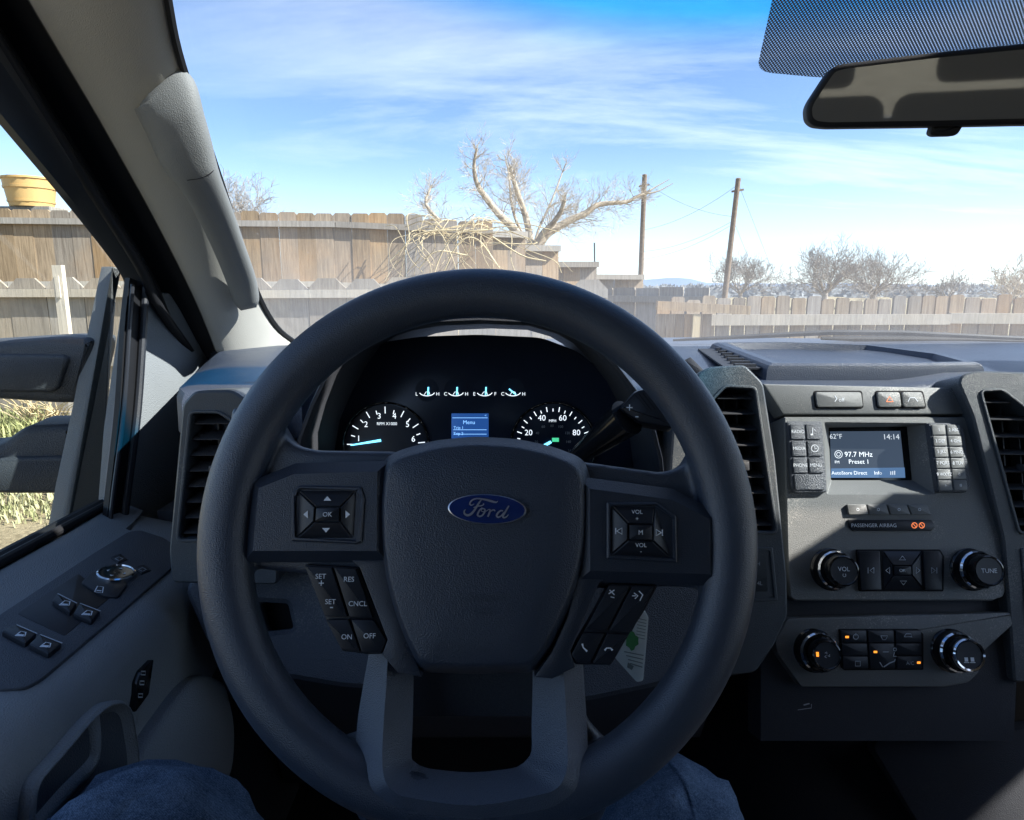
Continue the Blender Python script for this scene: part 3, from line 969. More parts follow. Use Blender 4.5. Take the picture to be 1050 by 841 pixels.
# rotary knobs stand well proud of the panel
def knob(parent, base_px, face_px, r_base, r_face, marks=None, ring=False, face='button'):
    bu_, bv_ = SF.uv(*base_px)
    L = .034
    prof = [(r_base * 1.12, .0), (r_base * 1.12, .0015), (r_base * 1.04, .003), (r_base * 1.0, .005), (r_base * .98, .014), (r_base * .95, .0165), (r_base * .80, .018), (r_face * 1.03, .020), (r_face * 1.02, L - .003), (r_face * .98, L - .0008), (r_face * .90, L), (r_face * .84, L - .0012)]
    mb = MB()
    mb.lathe(SF, bu_, bv_, prof, 60, 0, cap=False, flute=(.0035, .0145, .012, 20))
    mb.lathe(SF, bu_, bv_, [(r_face * .84, L - .0012), (r_face * .5, L - .0014), (.0004, L - .0014)], 60, 4)
    # bright ring round the base
    mb.lathe(SF, bu_, bv_, [(r_base * 1.0, .0142), (r_base * 1.005, .0158), (r_base * .93, .0178)], 60, 1, cap=False, flute=(.0, .02, .008, 20))
    if ring:
        mb.lathe(SF, bu_, bv_, [(r_face * 1.05, L - .0035), (r_face * 1.05, L - .001), (r_face * .97, L + .0008), (r_face * .86, L)], 60, 1, cap=False)
    if marks: marks(mb, bu_, bv_, L - .0012)
    return mb.build('knob', [M['gloss'], M['chrome'], M['legend'], M['amber'], M['button']], parent, angle=30)
def volm(mb, u, v, h):
    mb.text(SF, 'VOL', u, v + .002, .0072, h, 2)
    mb.stroke(SF, [(u + .0018 * math.cos(R(k)), v - .005 + .0018 * math.sin(R(k))) for k in range(120, 421, 30)], .0006, h, 2)
knob(radio, (852, 584), (862, 587), .0225, .0178, volm)
knob(radio, (995, 584), (1007, 587), .0225, .0178, lambda mb, u, v, h: mb.text(SF, 'TUNE', u, v, .0072, h, 2))
# media pad
mb = MB()
mb.prism(SF, rounded(SF.pts([(878, 563.5), (964, 563.5), (968, 570), (967.5, 606.5), (881, 606.5)], .002), .0015), -.002, .0025, .0008)
mb.build('key_well', M['hole'], radio)
key(radio, SF, [(880.5, 565), (902, 565), (904, 605), (883, 605)], .0065, .001, marks=[([(890, 582), (890, 588)], .0009), ([(896, 582), (892, 585), (896, 588), (896, 582)], .0007)], leg='legend_dim')
key(radio, SF, [(947, 565), (963, 565), (966.5, 570), (966, 605), (949, 605)], .0065, .001, marks=[([(960.5, 582), (960.5, 588)], .0009), ([(955, 582), (959, 585), (955, 588), (955, 582)], .0007)], leg='legend_dim')
dpad(radio, SF, [(905, 565), (946, 565), (948, 605), (906, 605)], [(915.5, 580), (935, 580), (935.5, 590), (916, 590)], .001, .003, .0062,
     {'up': tri(0, -1, 4.2, True), 'down': tri(0, 1, 4.2, True), 'left': tri(-1, 0, 4.2, True), 'right': tri(1, 0, 4.2, True), 'mid': word('OK', .0052)})

# dark slot then climate panel
mb = MB()
mb.prism(SF, SF.pts([(806, 612), (1046, 612), (1040, 760), (780, 760), (780, 660)], -.016), -.06, -.016, .001)
mb.build('console_front', M['under'], dash)
mb = MB()
mb.prism(SF, rounded(SF.pts([(808, 634), (1046, 628), (1040, 640), (1009, 668), (1004, 690), (994, 700), (970, 704.5), (822, 704.5), (797, 670), (795, 657)], .001), .003), -.04, .001, .002)
clim = mb.build('climate_panel', M['stack'], dash, angle=28)
def hvac(mb, u, v, h):
    mb.flat(SF, [(u - .0125, v - .0015), (u - .0095, v - .0015), (u - .0095, v + .0035), (u - .0125, v + .0035)], h + .0006, 3)
    for k in range(3):
        a = R(90 + 120 * k)
        mb.stroke(SF, [(u + .001 * math.cos(a), v + .001 * math.sin(a)), (u + .0035 * math.cos(a), v + .0035 * math.sin(a)), (u + .0030 * math.cos(a + .8), v + .0030 * math.sin(a + .8))], .0006, h, 2)
knob(clim, (835, 667), (844, 673), .0225, .0168, hvac)
def temp(mb, u, v, h):
    for dx in (-.004, .003):
        mb.flat(SF, [(u + dx - .002, v - .007), (u + dx + .002, v - .007), (u + dx + .002, v - .0025), (u + dx - .002, v - .0025)], h, 2)
        mb.stroke(SF, [(u + dx - .003, v - .008), (u + dx + .003, v - .008)], .0008, h, 2)
knob(clim, (975, 667), (987, 670), .0225, .0175, temp, ring=True)
mb = MB()
mb.prism(SF, rounded(SF.pts([(860, 645), (941, 645), (947, 650), (947, 687), (866, 687.5), (862, 684)], .002), .0015), .0, .0022, .0006)
mb.build('key_well', M['hole'], clim)
tl, tr, br, bl_ = (861, 646), (945.5, 646), (946.5, 686), (864, 686)
def led(x_, y_):
    return lambda mb: mb.flat(SF, SF.pts([(x_ - 1.8, y_ - 1.1), (x_ + 1.8, y_ - 1.1), (x_ + 1.8, y_ + 1.1), (x_ - 1.8, y_ + 1.1)], .005), .0054, 2)
def ckey(cells, text=(), marks=(), leds=()):
    (i0, j0, i1, j1) = cells
    a = cell(tl, tr, br, bl_, i0, j0, 3, 3, .03); b = cell(tl, tr, br, bl_, i1, j1, 3, 3, .03)
    c_ = cell(tl, tr, br, bl_, i1, j0, 3, 3, .03); d_ = cell(tl, tr, br, bl_, i0, j1, 3, 3, .03)
    mb = MB()
    mb.prism(SF, rounded(SF.pts([a[0], c_[1], b[2], d_[3]], .005), .001), .001, .005, .0006)
    for t, p, s in text: mb.text(SF, t, *SF.uv(*p, .005), s, .0053, 1)
    for path, w in marks: mb.stroke(SF, SF.pts(path, .005), w, .0053, 1)
    for l in leds: led(*l)(mb)
    mb.build('button', [M['button'], M['legend_dim'], M['amber']], clim, angle=30)
circ = lambda x_, y_, r_: [(x_ + r_ * math.cos(R(k)), y_ + r_ * math.sin(R(k))) for k in range(0, 361, 30)]
ckey((0, 0, 0, 0), marks=[(circ(877.5, 653, 2.6), .0008), ([(877.5, 649), (877.5, 652)], .0008)], leds=[(868.5, 653.2)])
ckey((1, 0, 1, 0), marks=[([(903, 652), (910, 652), (908, 656), (905, 656), (903, 652)], .0007)])
ckey((2, 0, 2, 0), marks=[([(927, 653), (929, 650), (934, 650), (935, 653), (927, 653)], .0007)])
ckey((0, 1, 0, 1))
ckey((0, 2, 0, 2), marks=[([(877, 678), (882, 678), (882, 683), (877, 683), (877, 678)], .0007)])
ckey((1, 1, 1, 2), marks=[([(905, 668.5), (911, 668.5)], .001), (circ(917.5, 666, 1.6), .0008), ([(917, 669), (916, 673), (919, 673)], .001), ([(902, 679), (905, 684)], .0008), ([(906, 684), (912, 680), (917, 678), (918, 676)], .0012)], leds=[(897.5, 668.5)])
ckey((2, 1, 2, 1))
ckey((2, 2, 2, 2), text=[('A/C', (933, 680), .0056)], leds=[(942, 679.5)])

# USB socket and lower tray edge
mb = MB()
U = lambda x_, y_: SF.uv(x_, y_, -.0155)
mb.stroke(SF, [U(818, 728), U(832, 726), U(832, 722)], .0007, -.0154, 0)
mb.stroke(SF, [U(824, 723), U(830, 721.5)], .0014, -.0154, 0)
mb.build('usb_socket', M['legend_dim'], dash)

# stowage bin lid on the top of the dash
mb = MB()
lid = [(778, 354), (792, 353), (830, 355), (880, 361), (930, 370), (962, 377), (955, 379), (900, 378), (840, 375), (786, 371.5)]
def lidring(h, k=1.0):
    c = at_z(860, 367, -.112)
    out = []
    for a in [(705, 352.5), (775, 350.5), (800, 350.5), (850, 353), (905, 360), (958, 370), (984, 377), (962, 378.5), (905, 377.5)]:
        pass
    return out
base_z = -.116
B = [V(.345, 1.16, 0), V(.46, 1.17, 0), V(.60, 1.13, 0), (V(.66, 1.02, 0)), V(.655, .935, 0), V(.55, .925, 0), V(.42, .925, 0), V(.355, .925, 0)]
def lr(dz, k):
    c = sum(B, Vector((0, 0, 0))) / len(B)
    return [Vector((c.x + (p.x - c.x) * k, c.y + (p.y - c.y) * k, CAM.z + base_z + dz + (p.y - CAM.y - .92) * .045)) for p in B]
mb.loft([lr(-.02, 1.03), lr(.003, 1.02), lr(.010, 1.0), lr(.013, .96), lr(.013, .88), lr(.002, .84)], True, False, True)
mb.build('stowage_lid', M['dashtop'], dash, angle=25)
mb = MB()   # ribbed speaker grille by the lid
for k in range(7):
    mb.bar(V(.315 + .004 * k, .95 + .028 * k, -.109 + .0013 * k), V(.345 + .001 * k, .95 + .028 * k, -.109 + .0013 * k), .008, .006)
mb.loft([[V(.300, .94, -.113), V(.375, .94, -.113), V(.375, 1.14, -.104), V(.315, 1.14, -.104)], [V(.300, .94, -.1105), V(.375, .94, -.1105), V(.375, 1.14, -.1015), V(.315, 1.14, -.1015)]], True, True, True)
mb.build('defroster_grille', M['under'], dash)
mb = MB()   # small sensor pod seen behind the wheel rim
SPF = Frame(at_y(712, 378, .83), (-.2, -.8, .55))
mb.prism(SPF, rounded(SPF.pts([(700, 371), (708, 367), (724, 383), (716, 389)]), .002), -.02, .004, .002)
mb.build('sensor_pod', M['under'], dash)
# ================================================================== cab shell
CX = .435                                   # centre line of the cab
cab = thing('truck_cab', 'cab shell with windscreen, grey windscreen pillars, roof and dark floor around the driver', 'truck cab', V(CX, .4, -1.05))
WSN = Vector((0, -.642, -.766)).normalized()
WSP = V(0, 1.15, -.09)
WS = Frame(WSP, WSN, (0, -.766, .642))
def ws(px, py): return WS.hit(px, py)

# --- left pillar: the same stations as seen along the photo's edges
st2 = [(-135, -310), (-72, -195), (-12, -80), (22, -15), (60, 50), (110, 135), (165, 235), (203, 312), (225, 368), (232, 392), (240, 425)]
st4 = [(104, -330), (126, -210), (151, -90), (168, -15), (181, 50), (205, 125), (234, 212), (262, 297), (283, 335), (306, 354), (330, 372)]
def pillar_rings(mirror):
    cols = []
    for a, b in zip(st2, st4):
        p0 = at_x(*a, -.455); p4 = ws(*b)
        m = (p0 + p4) / 2
        q = []
        back = p0 + Vector((-.03, .05, .0))
        q.append(back)
        q.append(p0)
        for t in (.12, .28, .45, .62, .78, .9):
            bulge = math.sin(t * math.pi) ** .7 * .022
            p = p0.lerp(p4, t)
            d = (CAM - p).normalized()
            q.append(p + d * bulge)
        q.append(p4 - WSN * 0)
        q.append(p4 + Vector((-.05, .04, .02)))
        cols.append(q)
    if mirror:
        cols = [[Vector((2 * CX - p.x, p.y, p.z)) for p in q] for q in cols]
    return cols
for mir in (False, True):
    cols = pillar_rings(mir)
    if mir: cols = cols[2:]
    # smooth between stations
    dense = []
    for k in range(len(cols[0])):
        dense.append(smooth_path([c[k] for c in cols], 5))
    rings = [[d[i] for d in dense] for i in range(len(dense[0]))]
    mb = MB()
    mb.loft(rings, closed=False)
    if not mir: pil_mb = mb
    pl = mb.build('pillar_trim', M['pillar'], cab, angle=60)
    if not mir: pil_left = pl
# grab handle on the driver's pillar
def hp(px, py, k):
    "a point k metres in front of the pillar's face"
    p0 = at_x(px, py, -.425)
    return CAM + (p0 - CAM) * (1 - k)
HC = [(160, 88, 26), (168, 97, 34), (180, 128, 31), (192, 160, 28), (207, 190, 21), (222, 222, 18), (235, 254, 16), (247, 286, 15), (253, 308, 13), (255, 317, 8)]
def pt_between(px, py):
    a = ray(px, py)
    # depth interpolated between the pillar's inner rail and the windscreen edge
    return a
rings = []
def pillar_y(px, py):
    def on(st):
        for a, b in zip(st[:-1], st[1:]):
            if a[1] <= py <= b[1]:
                return a[0] + (b[0] - a[0]) * (py - a[1]) / (b[1] - a[1])
        return st[-1][0]
    x0, x1 = on(st2), on(st4)
    y0 = at_x(x0, py, -.455).y; y1 = ws(x1, py).y
    t = (px - x0) / (x1 - x0)
    return y0 + (y1 - y0) * min(1, max(0, t)) - .022 * math.sin(math.pi * min(1, max(.05, t))) ** .7
HCd = smooth_path([Vector(h) for h in HC], 4)
for i, h in enumerate(HCd):
    px, py, w = h
    t = HCd[min(i + 1, len(HCd) - 1)] - HCd[max(0, i - 1)]
    nx, ny = t.y, -t.x
    l = math.hypot(nx, ny); nx /= l; ny /= l
    # depth: distance along the ray shrinks with height in the picture
    y0 = pillar_y(px, py) + .034 - .062 * min(1, max(0, (py - 80) / 105)) ** .8
    ring = []
    k_ = i / (len(HCd) - 1)
    depth = .050 * min(1, .5 + 2.5 * k_) * min(1, (1.001 - k_) * 9 + .5)
    c = at_y(px, py, y0)
    sx = at_y(px + nx * w, py + ny * w, y0) - c
    d = (CAM - c).normalized()
    for j in range(20):
        a = 2 * math.pi * j / 20
        ca, sa = math.cos(a), math.sin(a)
        ring.append(c + sx * math.copysign(abs(ca) ** .75, ca) + d * (depth * .55 * math.copysign(abs(sa) ** .75, sa) + .012))
    rings.append(ring)
mb = MB()
mb.loft(rings, True, True, True)
from mathutils.bvhtree import BVHTree
trees_ = [BVHTree.FromPolygons(m_.v, m_.f) for m_ in (pil_mb, mb)]
def on_trim(px, py, off=.0004):
    r = ray(px, py).normalized()
    hs = [t_.ray_cast(CAM, r)[3] for t_ in trees_]
    return CAM + r * (min(h for h in hs if h is not None) - off)
gh = mb.build('grab_handle', M['handle'], cab, angle=50)
mb = MB()   # seam across the handle
mb.tube([on_trim(p_.x, p_.y) for p_ in smooth_path([Vector(q_) for q_ in [(192, 185), (205, 183), (214, 179), (219, 175)]], 5)], .0004, 5)
mb.build('seam', M['seal'], cab)

# --- black gap and door-frame seal along the pillar
mb = MB()
o1 = [(-60, 0), (-20, 75), (30, 135), (70, 190), (110, 245), (140, 285), (160, 320)]
i1 = st2[0:9]
A_ = smooth_path([at_x(*p, -.500) for p in [(-75, -60), (-28, 10), (20, 85), (62, 150), (104, 215), (140, 272), (162, 318), (200, 372), (214, 400)]], 4)
B_ = smooth_path([at_x(*p, -.456) + Vector((-.004, .012, 0)) for p in st2[2:]], 4)
Cc = [a.lerp(b, .5) + Vector((-.03, .03, 0)) for a, b in zip(A_, B_)]
rings = [[a, a.lerp(b, .12) + Vector((.006, 0, 0)), c, b, b + Vector((0, .004, 0))] for a, b, c in zip(A_, B_, Cc)]
mb.loft(rings, closed=False)
mb.tube([a + Vector((.004, 0, 0)) for a in A_], .007, 8)
mb.tube([b + Vector((.002, -.003, 0)) for b in B_], .0035, 8)
mb.build('door_seal', M['seal'], cab, angle=60)

# --- windscreen with its shade band, dotted ceramic patch and gasket
def facing_reflect(nt, top):
    "thin-pane reflectance, equal from both sides"
    lw = nt.nodes.new('ShaderNodeLayerWeight'); lw.inputs['Blend'].default_value = .5
    p = N(nt, 'ShaderNodeMath', _operation='POWER'); p.inputs[1].default_value = 4.0
    nt.links.new(lw.outputs['Facing'], p.inputs[0])
    a = N(nt, 'ShaderNodeMath', _operation='MULTIPLY_ADD'); a.inputs[1].default_value = top; a.inputs[2].default_value = .02
    nt.links.new(p.outputs[0], a.inputs[0])
    return a.outputs[0]
def windscreen_material():
    m, nt, out = newmat('windscreen_glass')
    L = nt.links.new
    geo = nt.nodes.new('ShaderNodeNewGeometry')
    sep = nt.nodes.new('ShaderNodeSeparateXYZ'); L(geo.outputs['Position'], sep.inputs[0])
    # tinted shade band: depends only on height up the glass
    mr = N(nt, 'ShaderNodeMapRange', _interpolation_type='SMOOTHSTEP')
    mr.inputs['From Min'].default_value = CAM.z + .231; mr.inputs['From Max'].default_value = CAM.z + .276
    xo = N(nt, 'ShaderNodeMath', _operation='SUBTRACT'); xo.inputs[1].default_value = .20; L(sep.outputs['X'], xo.inputs[0])
    x2 = N(nt, 'ShaderNodeMath', _operation='MULTIPLY'); L(xo.outputs[0], x2.inputs[0]); L(xo.outputs[0], x2.inputs[1])
    zc = N(nt, 'ShaderNodeMath', _operation='MULTIPLY_ADD'); zc.inputs[1].default_value = -.36; L(x2.outputs[0], zc.inputs[0]); L(sep.outputs['Z'], zc.inputs[2])
    L(zc.outputs[0], mr.inputs['Value'])   # the band rises to the sides, also shaped to keep tint off the radio
    mix = N(nt, 'ShaderNodeMix', _data_type='RGBA')
    mix.inputs[6].default_value = (.76, .82, .87, 1); mix.inputs[7].default_value = (.03, .46, .88, 1)
    L(mr.outputs['Result'], mix.inputs[0])
    tr = nt.nodes.new('ShaderNodeBsdfTransparent'); L(mix.outputs[2], tr.inputs['Color'])
    gl = N(nt, 'ShaderNodeBsdfGlossy'); gl.inputs['Roughness'].default_value = .02
    lw = facing_reflect(nt, .55)
    mg = nt.nodes.new('ShaderNodeMixShader'); L(lw, mg.inputs[0]); L(tr.outputs[0], mg.inputs[1]); L(gl.outputs[0], mg.inputs[2])
    # road film and dust scatter a little light
    n = N(nt, 'ShaderNodeTexNoise', Scale=3.5, Detail=8.0, Roughness=.7)
    mp = N(nt, 'ShaderNodeMapping'); mp.inputs['Scale'].default_value = (1.0, 1.0, .25)
    L(geo.outputs['Position'], mp.inputs['Vector']); L(mp.outputs[0], n.inputs['Vector'])
    dr = N(nt, 'ShaderNodeMapRange'); dr.inputs['From Min'].default_value = .3; dr.inputs['From Max'].default_value = .75
    dr.inputs['To Min'].default_value = .07; dr.inputs['To Max'].default_value = .16
    L(n.outputs['Fac'], dr.inputs['Value'])
    dz = N(nt, 'ShaderNodeMapRange', _interpolation_type='SMOOTHSTEP'); dz.inputs['From Min'].default_value = CAM.z - .06; dz.inputs['From Max'].default_value = CAM.z + .14
    dz.inputs['To Min'].default_value = 1.0; dz.inputs['To Max'].default_value = .16; L(sep.outputs['Z'], dz.inputs['Value'])
    dm_ = N(nt, 'ShaderNodeMath', _operation='MULTIPLY'); L(dr.outputs['Result'], dm_.inputs[0]); L(dz.outputs['Result'], dm_.inputs[1])
    # bug specks and dried drops
    vo = N(nt, 'ShaderNodeTexVoronoi', Scale=26.0); L(geo.outputs['Position'], vo.inputs['Vector'])
    lt_ = N(nt, 'ShaderNodeMath', _operation='LESS_THAN'); L(vo.outputs['Distance'], lt_.inputs[0]); lt_.inputs[1].default_value = .03
    sp_k = N(nt, 'ShaderNodeMath', _operation='MULTIPLY_ADD', _use_clamp=True); L(lt_.outputs[0], sp_k.inputs[0]); sp_k.inputs[1].default_value = .10; L(dm_.outputs[0], sp_k.inputs[2])
    tl = N(nt, 'ShaderNodeBsdfTranslucent'); tl.inputs['Color'].default_value = (.92, .93, .95, 1)
    ms = nt.nodes.new('ShaderNodeMixShader'); L(sp_k.outputs[0], ms.inputs[0]); L(mg.outputs[0], ms.inputs[1]); L(tl.outputs[0], ms.inputs[2])
    L(ms.outputs[0], out.inputs['Surface'])
    return m
M['windscreen'] = windscreen_material()
def side_glass():
    m, nt, out = newmat('side_glass')
    tr = N(nt, 'ShaderNodeBsdfTransparent'); tr.inputs['Color'].default_value = (.82, .87, .87, 1)
    gl = N(nt, 'ShaderNodeBsdfGlossy'); gl.inputs['Roughness'].default_value = .02
    fr_ = facing_reflect(nt, .5)
    mg = nt.nodes.new('ShaderNodeMixShader')
    nt.links.new(fr_, mg.inputs[0]); nt.links.new(tr.outputs[0], mg.inputs[1]); nt.links.new(gl.outputs[0], mg.inputs[2])
    nt.links.new(mg.outputs[0], out.inputs['Surface'])
    return m
M['sideglass'] = side_glass()
mb = MB()
def gx(v): return .88 - .10 * v           # half width narrows upwards
rows = []
for k in range(9):
    v = -.10 + k / 8 * .84
    rows.append([WS.pt(CX - WSP.x + s * gx(v) * 1.02, v, -.012 - .05 * (1 - abs(s) ** 2) * 0) for s in [j / 6 - 1 for j in range(13)]])
mb.loft(rows, closed=False)
mb.build('windscreen', M['windscreen'], cab)
def dots_material():
    m, nt, out = newmat('dotted_ceramic_print')
    L = nt.links.new
    geo = nt.nodes.new('ShaderNodeNewGeometry')
    mp = N(nt, 'ShaderNodeMapping'); mp.vector_type = 'POINT'
    # coordinates in the glass: x across, z scaled to distance up the glass
    sep = nt.nodes.new('ShaderNodeSeparateXYZ'); L(geo.outputs['Position'], sep.inputs[0])
    pitch = .0036
    def chan(o, sc, off):
        a = N(nt, 'ShaderNodeMath', _operation='MULTIPLY_ADD'); a.inputs[1].default_value = sc; a.inputs[2].default_value = off
        L(o, a.inputs[0]); return a.outputs[0]
    u = chan(sep.outputs['X'], 1 / pitch, 0); w = chan(sep.outputs['Z'], 1 / .642 / pitch, 0)
    def comb(a, b, sgn):
        k = N(nt, 'ShaderNodeMath', _operation='ADD' if sgn > 0 else 'SUBTRACT'); L(a, k.inputs[0]); L(b, k.inputs[1])
        s = N(nt, 'ShaderNodeMath', _operation='MULTIPLY'); L(k.outputs[0], s.inputs[0]); s.inputs[1].default_value = math.pi
        c = N(nt, 'ShaderNodeMath', _operation='COSINE'); L(s.outputs[0], c.inputs[0]); return c.outputs[0]
    pr = N(nt, 'ShaderNodeMath', _operation='MULTIPLY'); L(comb(u, w, 1), pr.inputs[0]); L(comb(u, w, -1), pr.inputs[1])
    ab = N(nt, 'ShaderNodeMath', _operation='ABSOLUTE'); L(pr.outputs[0], ab.inputs[0])
    gt = N(nt, 'ShaderNodeMath', _operation='GREATER_THAN'); L(ab.outputs[0], gt.inputs[0]); gt.inputs[1].default_value = .60
    b = N(nt, 'ShaderNodeBsdfPrincipled'); b.inputs['Base Color'].default_value = (.19, .19, .19, 1); b.inputs['Roughness'].default_value = .35
    tr = N(nt, 'ShaderNodeBsdfTransparent'); tr.inputs['Color'].default_value = (.68, .70, .73, 1)
    mx = nt.nodes.new('ShaderNodeMixShader'); L(gt.outputs[0], mx.inputs[0]); L(b.outputs[0], mx.inputs[1]); L(tr.outputs[0], mx.inputs[2])
    L(mx.outputs[0], out.inputs['Surface'])
    return m
M['dots'] = dots_material()
mb = MB()
fp = WS.pts([(835, -190), (778, 68), (781, 74), (788, 77), (830, 81), (900, 86), (1140, 86), (1120, -190)])
mb.flat(WS, rounded(fp, .006), -.004, 0)
mb.build('dotted_print', M['dots'], cab)
mb = MB()
gk = smooth_path([ws(*p) + WSN * .001 for p in st4], 5)
mb.tube([p + Vector((.0015, 0, 0)) for p in gk], .0045, 6)
mb.tube([WS.pt(CX + s * .78, -.05 - .0 * s * s, -.004) for s in [j / 6 - 1 for j in range(13)]], .006, 6)
mb.build('windscreen_gasket', M['seal'], cab)

# --- roof, header, other side, floor and back of the cab
def headliner():
    return plastic('headliner_fabric', (.24, .235, .225), .9, 900, .4, 0, .1, .06)
M['headliner'] = headliner()
HZ, HY = .470, .470                         # windscreen header
mb = MB()
rings = []
for y_, z_, wx in ((HY + .03, HZ - .02, .72), (HY, HZ - .035, .72), (HY - .05, HZ - .01, .71), (.2, .49, .70), (-.5, .49, .70), (-1.35, .46, .70)):
    rings.append([V(CX + s * wx, y_, z_ - .05 * abs(s) ** 4) for s in [j / 6 - 1 for j in range(13)]])
top = [[p + Vector((0, 0, .05)) for p in r] for r in rings]
mb.loft(rings, closed=False); mb.loft(top, closed=False)
mb.loft([[a for a in rings[0]], [a for a in top[0]]], closed=False)
for s in (0, -1):
    mb.loft([[r[s] for r in rings], [r[s] for r in top]], closed=False)
mb.build('headliner', M['headliner'], cab, angle=50)
# side rails above the door windows, passenger one lowered to block sun
for sx in (-1, 1):
    mb = MB()
    a = [V(CX + sx * .93, .62, .30 - .03 * (sx > 0)), V(CX + sx * .87, .45, .39 - .05 * (sx > 0)), V(CX + sx * .83, .2, .42 - .04 * (sx > 0)), V(CX + sx * .82, -.5, .42), V(CX + sx * .83, -1.35, .38)]
    b = [p + Vector((-sx * .20, 0, .03)) for p in a]
    mb.loft([a, b, [p + Vector((0, 0, .05)) for p in b], [p + Vector((0, 0, .05)) for p in a]], closed=False)
    mb.loft([[p + Vector((0, 0, .05)) for p in a], a], closed=False)
    mb.build('roof_rail', M['headliner'], cab)
mb = MB()
mb.box(V(CX, .1, -1.02), (1.75, 2.9, .03))
mb.build('floor', M['carpet'], cab)
mb = MB()   # transmission hump and the low console front
hump = [(-.20, -1.0), (-.17, -.80), (-.12, -.70), (-.04, -.665), (.10, -.665), (.18, -.70), (.22, -.80), (.25, -1.0)]
mb.loft([[V(CX + .02 + x_, y_, z_ + dz) for x_, z_ in hump] for y_, dz in ((1.2, .12), (.8, .02), (.62, -.05), (.3, -.14), (-.4, -.16))], closed=False)
mb.build('floor_hump', M['carpet'], cab, angle=50)
mb = MB()   # dark glove-side panel going forward under the dash
CSF = Frame(at_y(990, 780, .74), (-.35, -.75, .55))
mb.prism(CSF, rounded(CSF.pts([(892, 762), (925, 748), (1100, 735), (1100, 900), (975, 900), (935, 835)]), .012), -.12, 0, .006)
mb.build('console_side', M['under'], cab, angle=40)
mb = MB()   # kick panel, bulkhead and tunnel of the footwell
mb.box(V(-.46, 1.12, -.66), (.05, .48, .72))
mb.build('kick_panel', M['under'], cab)
mb = MB()
mb.box(V(CX, 1.36, -.62), (1.8, .04, .86))
mb.build('bulkhead', M['carpet'], cab)
mb = MB()   # passenger door below the glass and the rear of the cab
mb.box(V(CX + .83, -.2, -.64), (.05, 2.3, .68))
mb.build('passenger_wall', M['under'], cab)
mb = MB()
mb.box(V(CX + .82, .02, .05), (.05, .08, .74))
mb.build('door_pillar', M['under'], cab)
mb = MB()
mb.box(V(CX + .86, .57, .22), (.05, .56, .36))  # unseen panel added to keep side sun off the lower console
mb.build('side_sun_blocker', M['under'], cab)
mb = MB()
mb.box(V(CX - .92, -.62, -.64), (.05, 1.3, .68))
mb.build('side_wall', M['under'], cab)
mb = MB()
mb.box(V(CX, -1.36, -.58), (1.75, .05, .85))
mb.box(V(CX - .70, -1.36, .12), (.34, .05, .6)); mb.box(V(CX + .70, -1.36, .12), (.34, .05, .6))
for sx in (-1, 1):  # side panels added to shrink the rear windows and dim the cab
    mb.box(V(CX + sx * .86, -1.1, .1), (.05, .52, .7))
mb.box(V(CX, -1.36, .33), (1.75, .05, .28))
mb.box(V(CX, -1.36, -.12), (1.75, .05, .14))  # extra strip added to narrow the rear window against light from behind
for sx in (-1, 1):  # solid panels added over the rear side windows to cut back light
    mb.box(V(CX + sx * .86, -.60, .1), (.05, .50, .78))
mb.build('rear_wall', M['headliner'], cab)
seatm = plastic('seat_cloth', (.055, .057, .062), .9, 600, .5, 0, .15, .15)
mb = MB()
for x0, x1 in ((-.70, -.25), (-.22, .22), (.25, .70)):
    fr_ = Frame(V(CX, -1.08, -.30), (0, 1, .15))
    mb.prism(fr_, rounded([(-x1, -.34), (-x0, -.34), (-x0, .34), (-x1, .34)], .05), -.16, 0, .03)
    c_ = -(x0 + x1) / 2
    mb.prism(fr_, rounded([(c_ - .13, .37), (c_ + .13, .37), (c_ + .12, .53), (c_ - .12, .53)], .04), -.12, -.01, .03)
mb.build('rear_seat', seatm, cab, angle=50)
for xc in (-.46, .46):      # front seats
    mb = MB()
    fr_ = Frame(V(CX + xc, -.30, -.32), (0, 1, .22))
    mb.prism(fr_, rounded([(-.25, -.34), (.25, -.34), (.24, .10), (.19, .34), (-.19, .34), (-.24, .10)], .07), -.16, 0, .04, back=True)
    mb.prism(fr_, rounded([(-.13, .37), (.13, .37), (.12, .55), (-.12, .55)], .05), -.12, -.02, .03, back=True)
    fs_ = Frame(V(CX + xc, .0, -.68), (0, -.12, 1), (0, 1, 0))
    mb.prism(fs_, rounded([(-.25, -.30), (.25, -.30), (.25, .24), (-.25, .24)], .06), -.28, -.06, .04)
    mb.build('front_seat', seatm, cab, angle=50)

# ================================================================== driver's door
door = thing('driver_door', 'grey driver door with switch panel on its armrest and a framed window', 'door', V(-.46, .5, -.95))
prof = [(-.545, -.300), (-.530, -.287), (-.520, -.2835), (-.505, -.286), (-.480, -.2960), (-.468, -.2985), (-.392, -.3140), (-.376, -.3195), (-.362, -.330), (-.354, -.346), (-.352, -.37), (-.356, -.42), (-.366, -.50), (-.374, -.60), (-.38, -.72), (-.40, -.95)]
mb = MB()
rings = []
for y_ in (-.25, .1, .3, .45, .6, .7, .76, .80, .83, .855, .87):
    e = max(0, (y_ - .76) / .11)
    rings.append([V(x_ - .06 * e * e * (1 if x_ > -.47 else .3), y_, z_) for x_, z_ in prof])
mb.loft(rings, closed=False)
mb.loft([rings[-1], [V(-.56, .88, z_) for x_, z_ in prof]], closed=False)
mb.build('trim_panel', M['door'], door, angle=45)
# window sill weatherstrip
mb = MB()
for (x_, z_, r_) in ((-.5475, -.290, .013), (-.530, -.2795, .0055)):
    mb.tube([V(x_, -.3, z_), V(x_, .45, z_), V(x_, .86, z_)], r_, 10)
mb.build('weatherstrip', M['seal'], door)
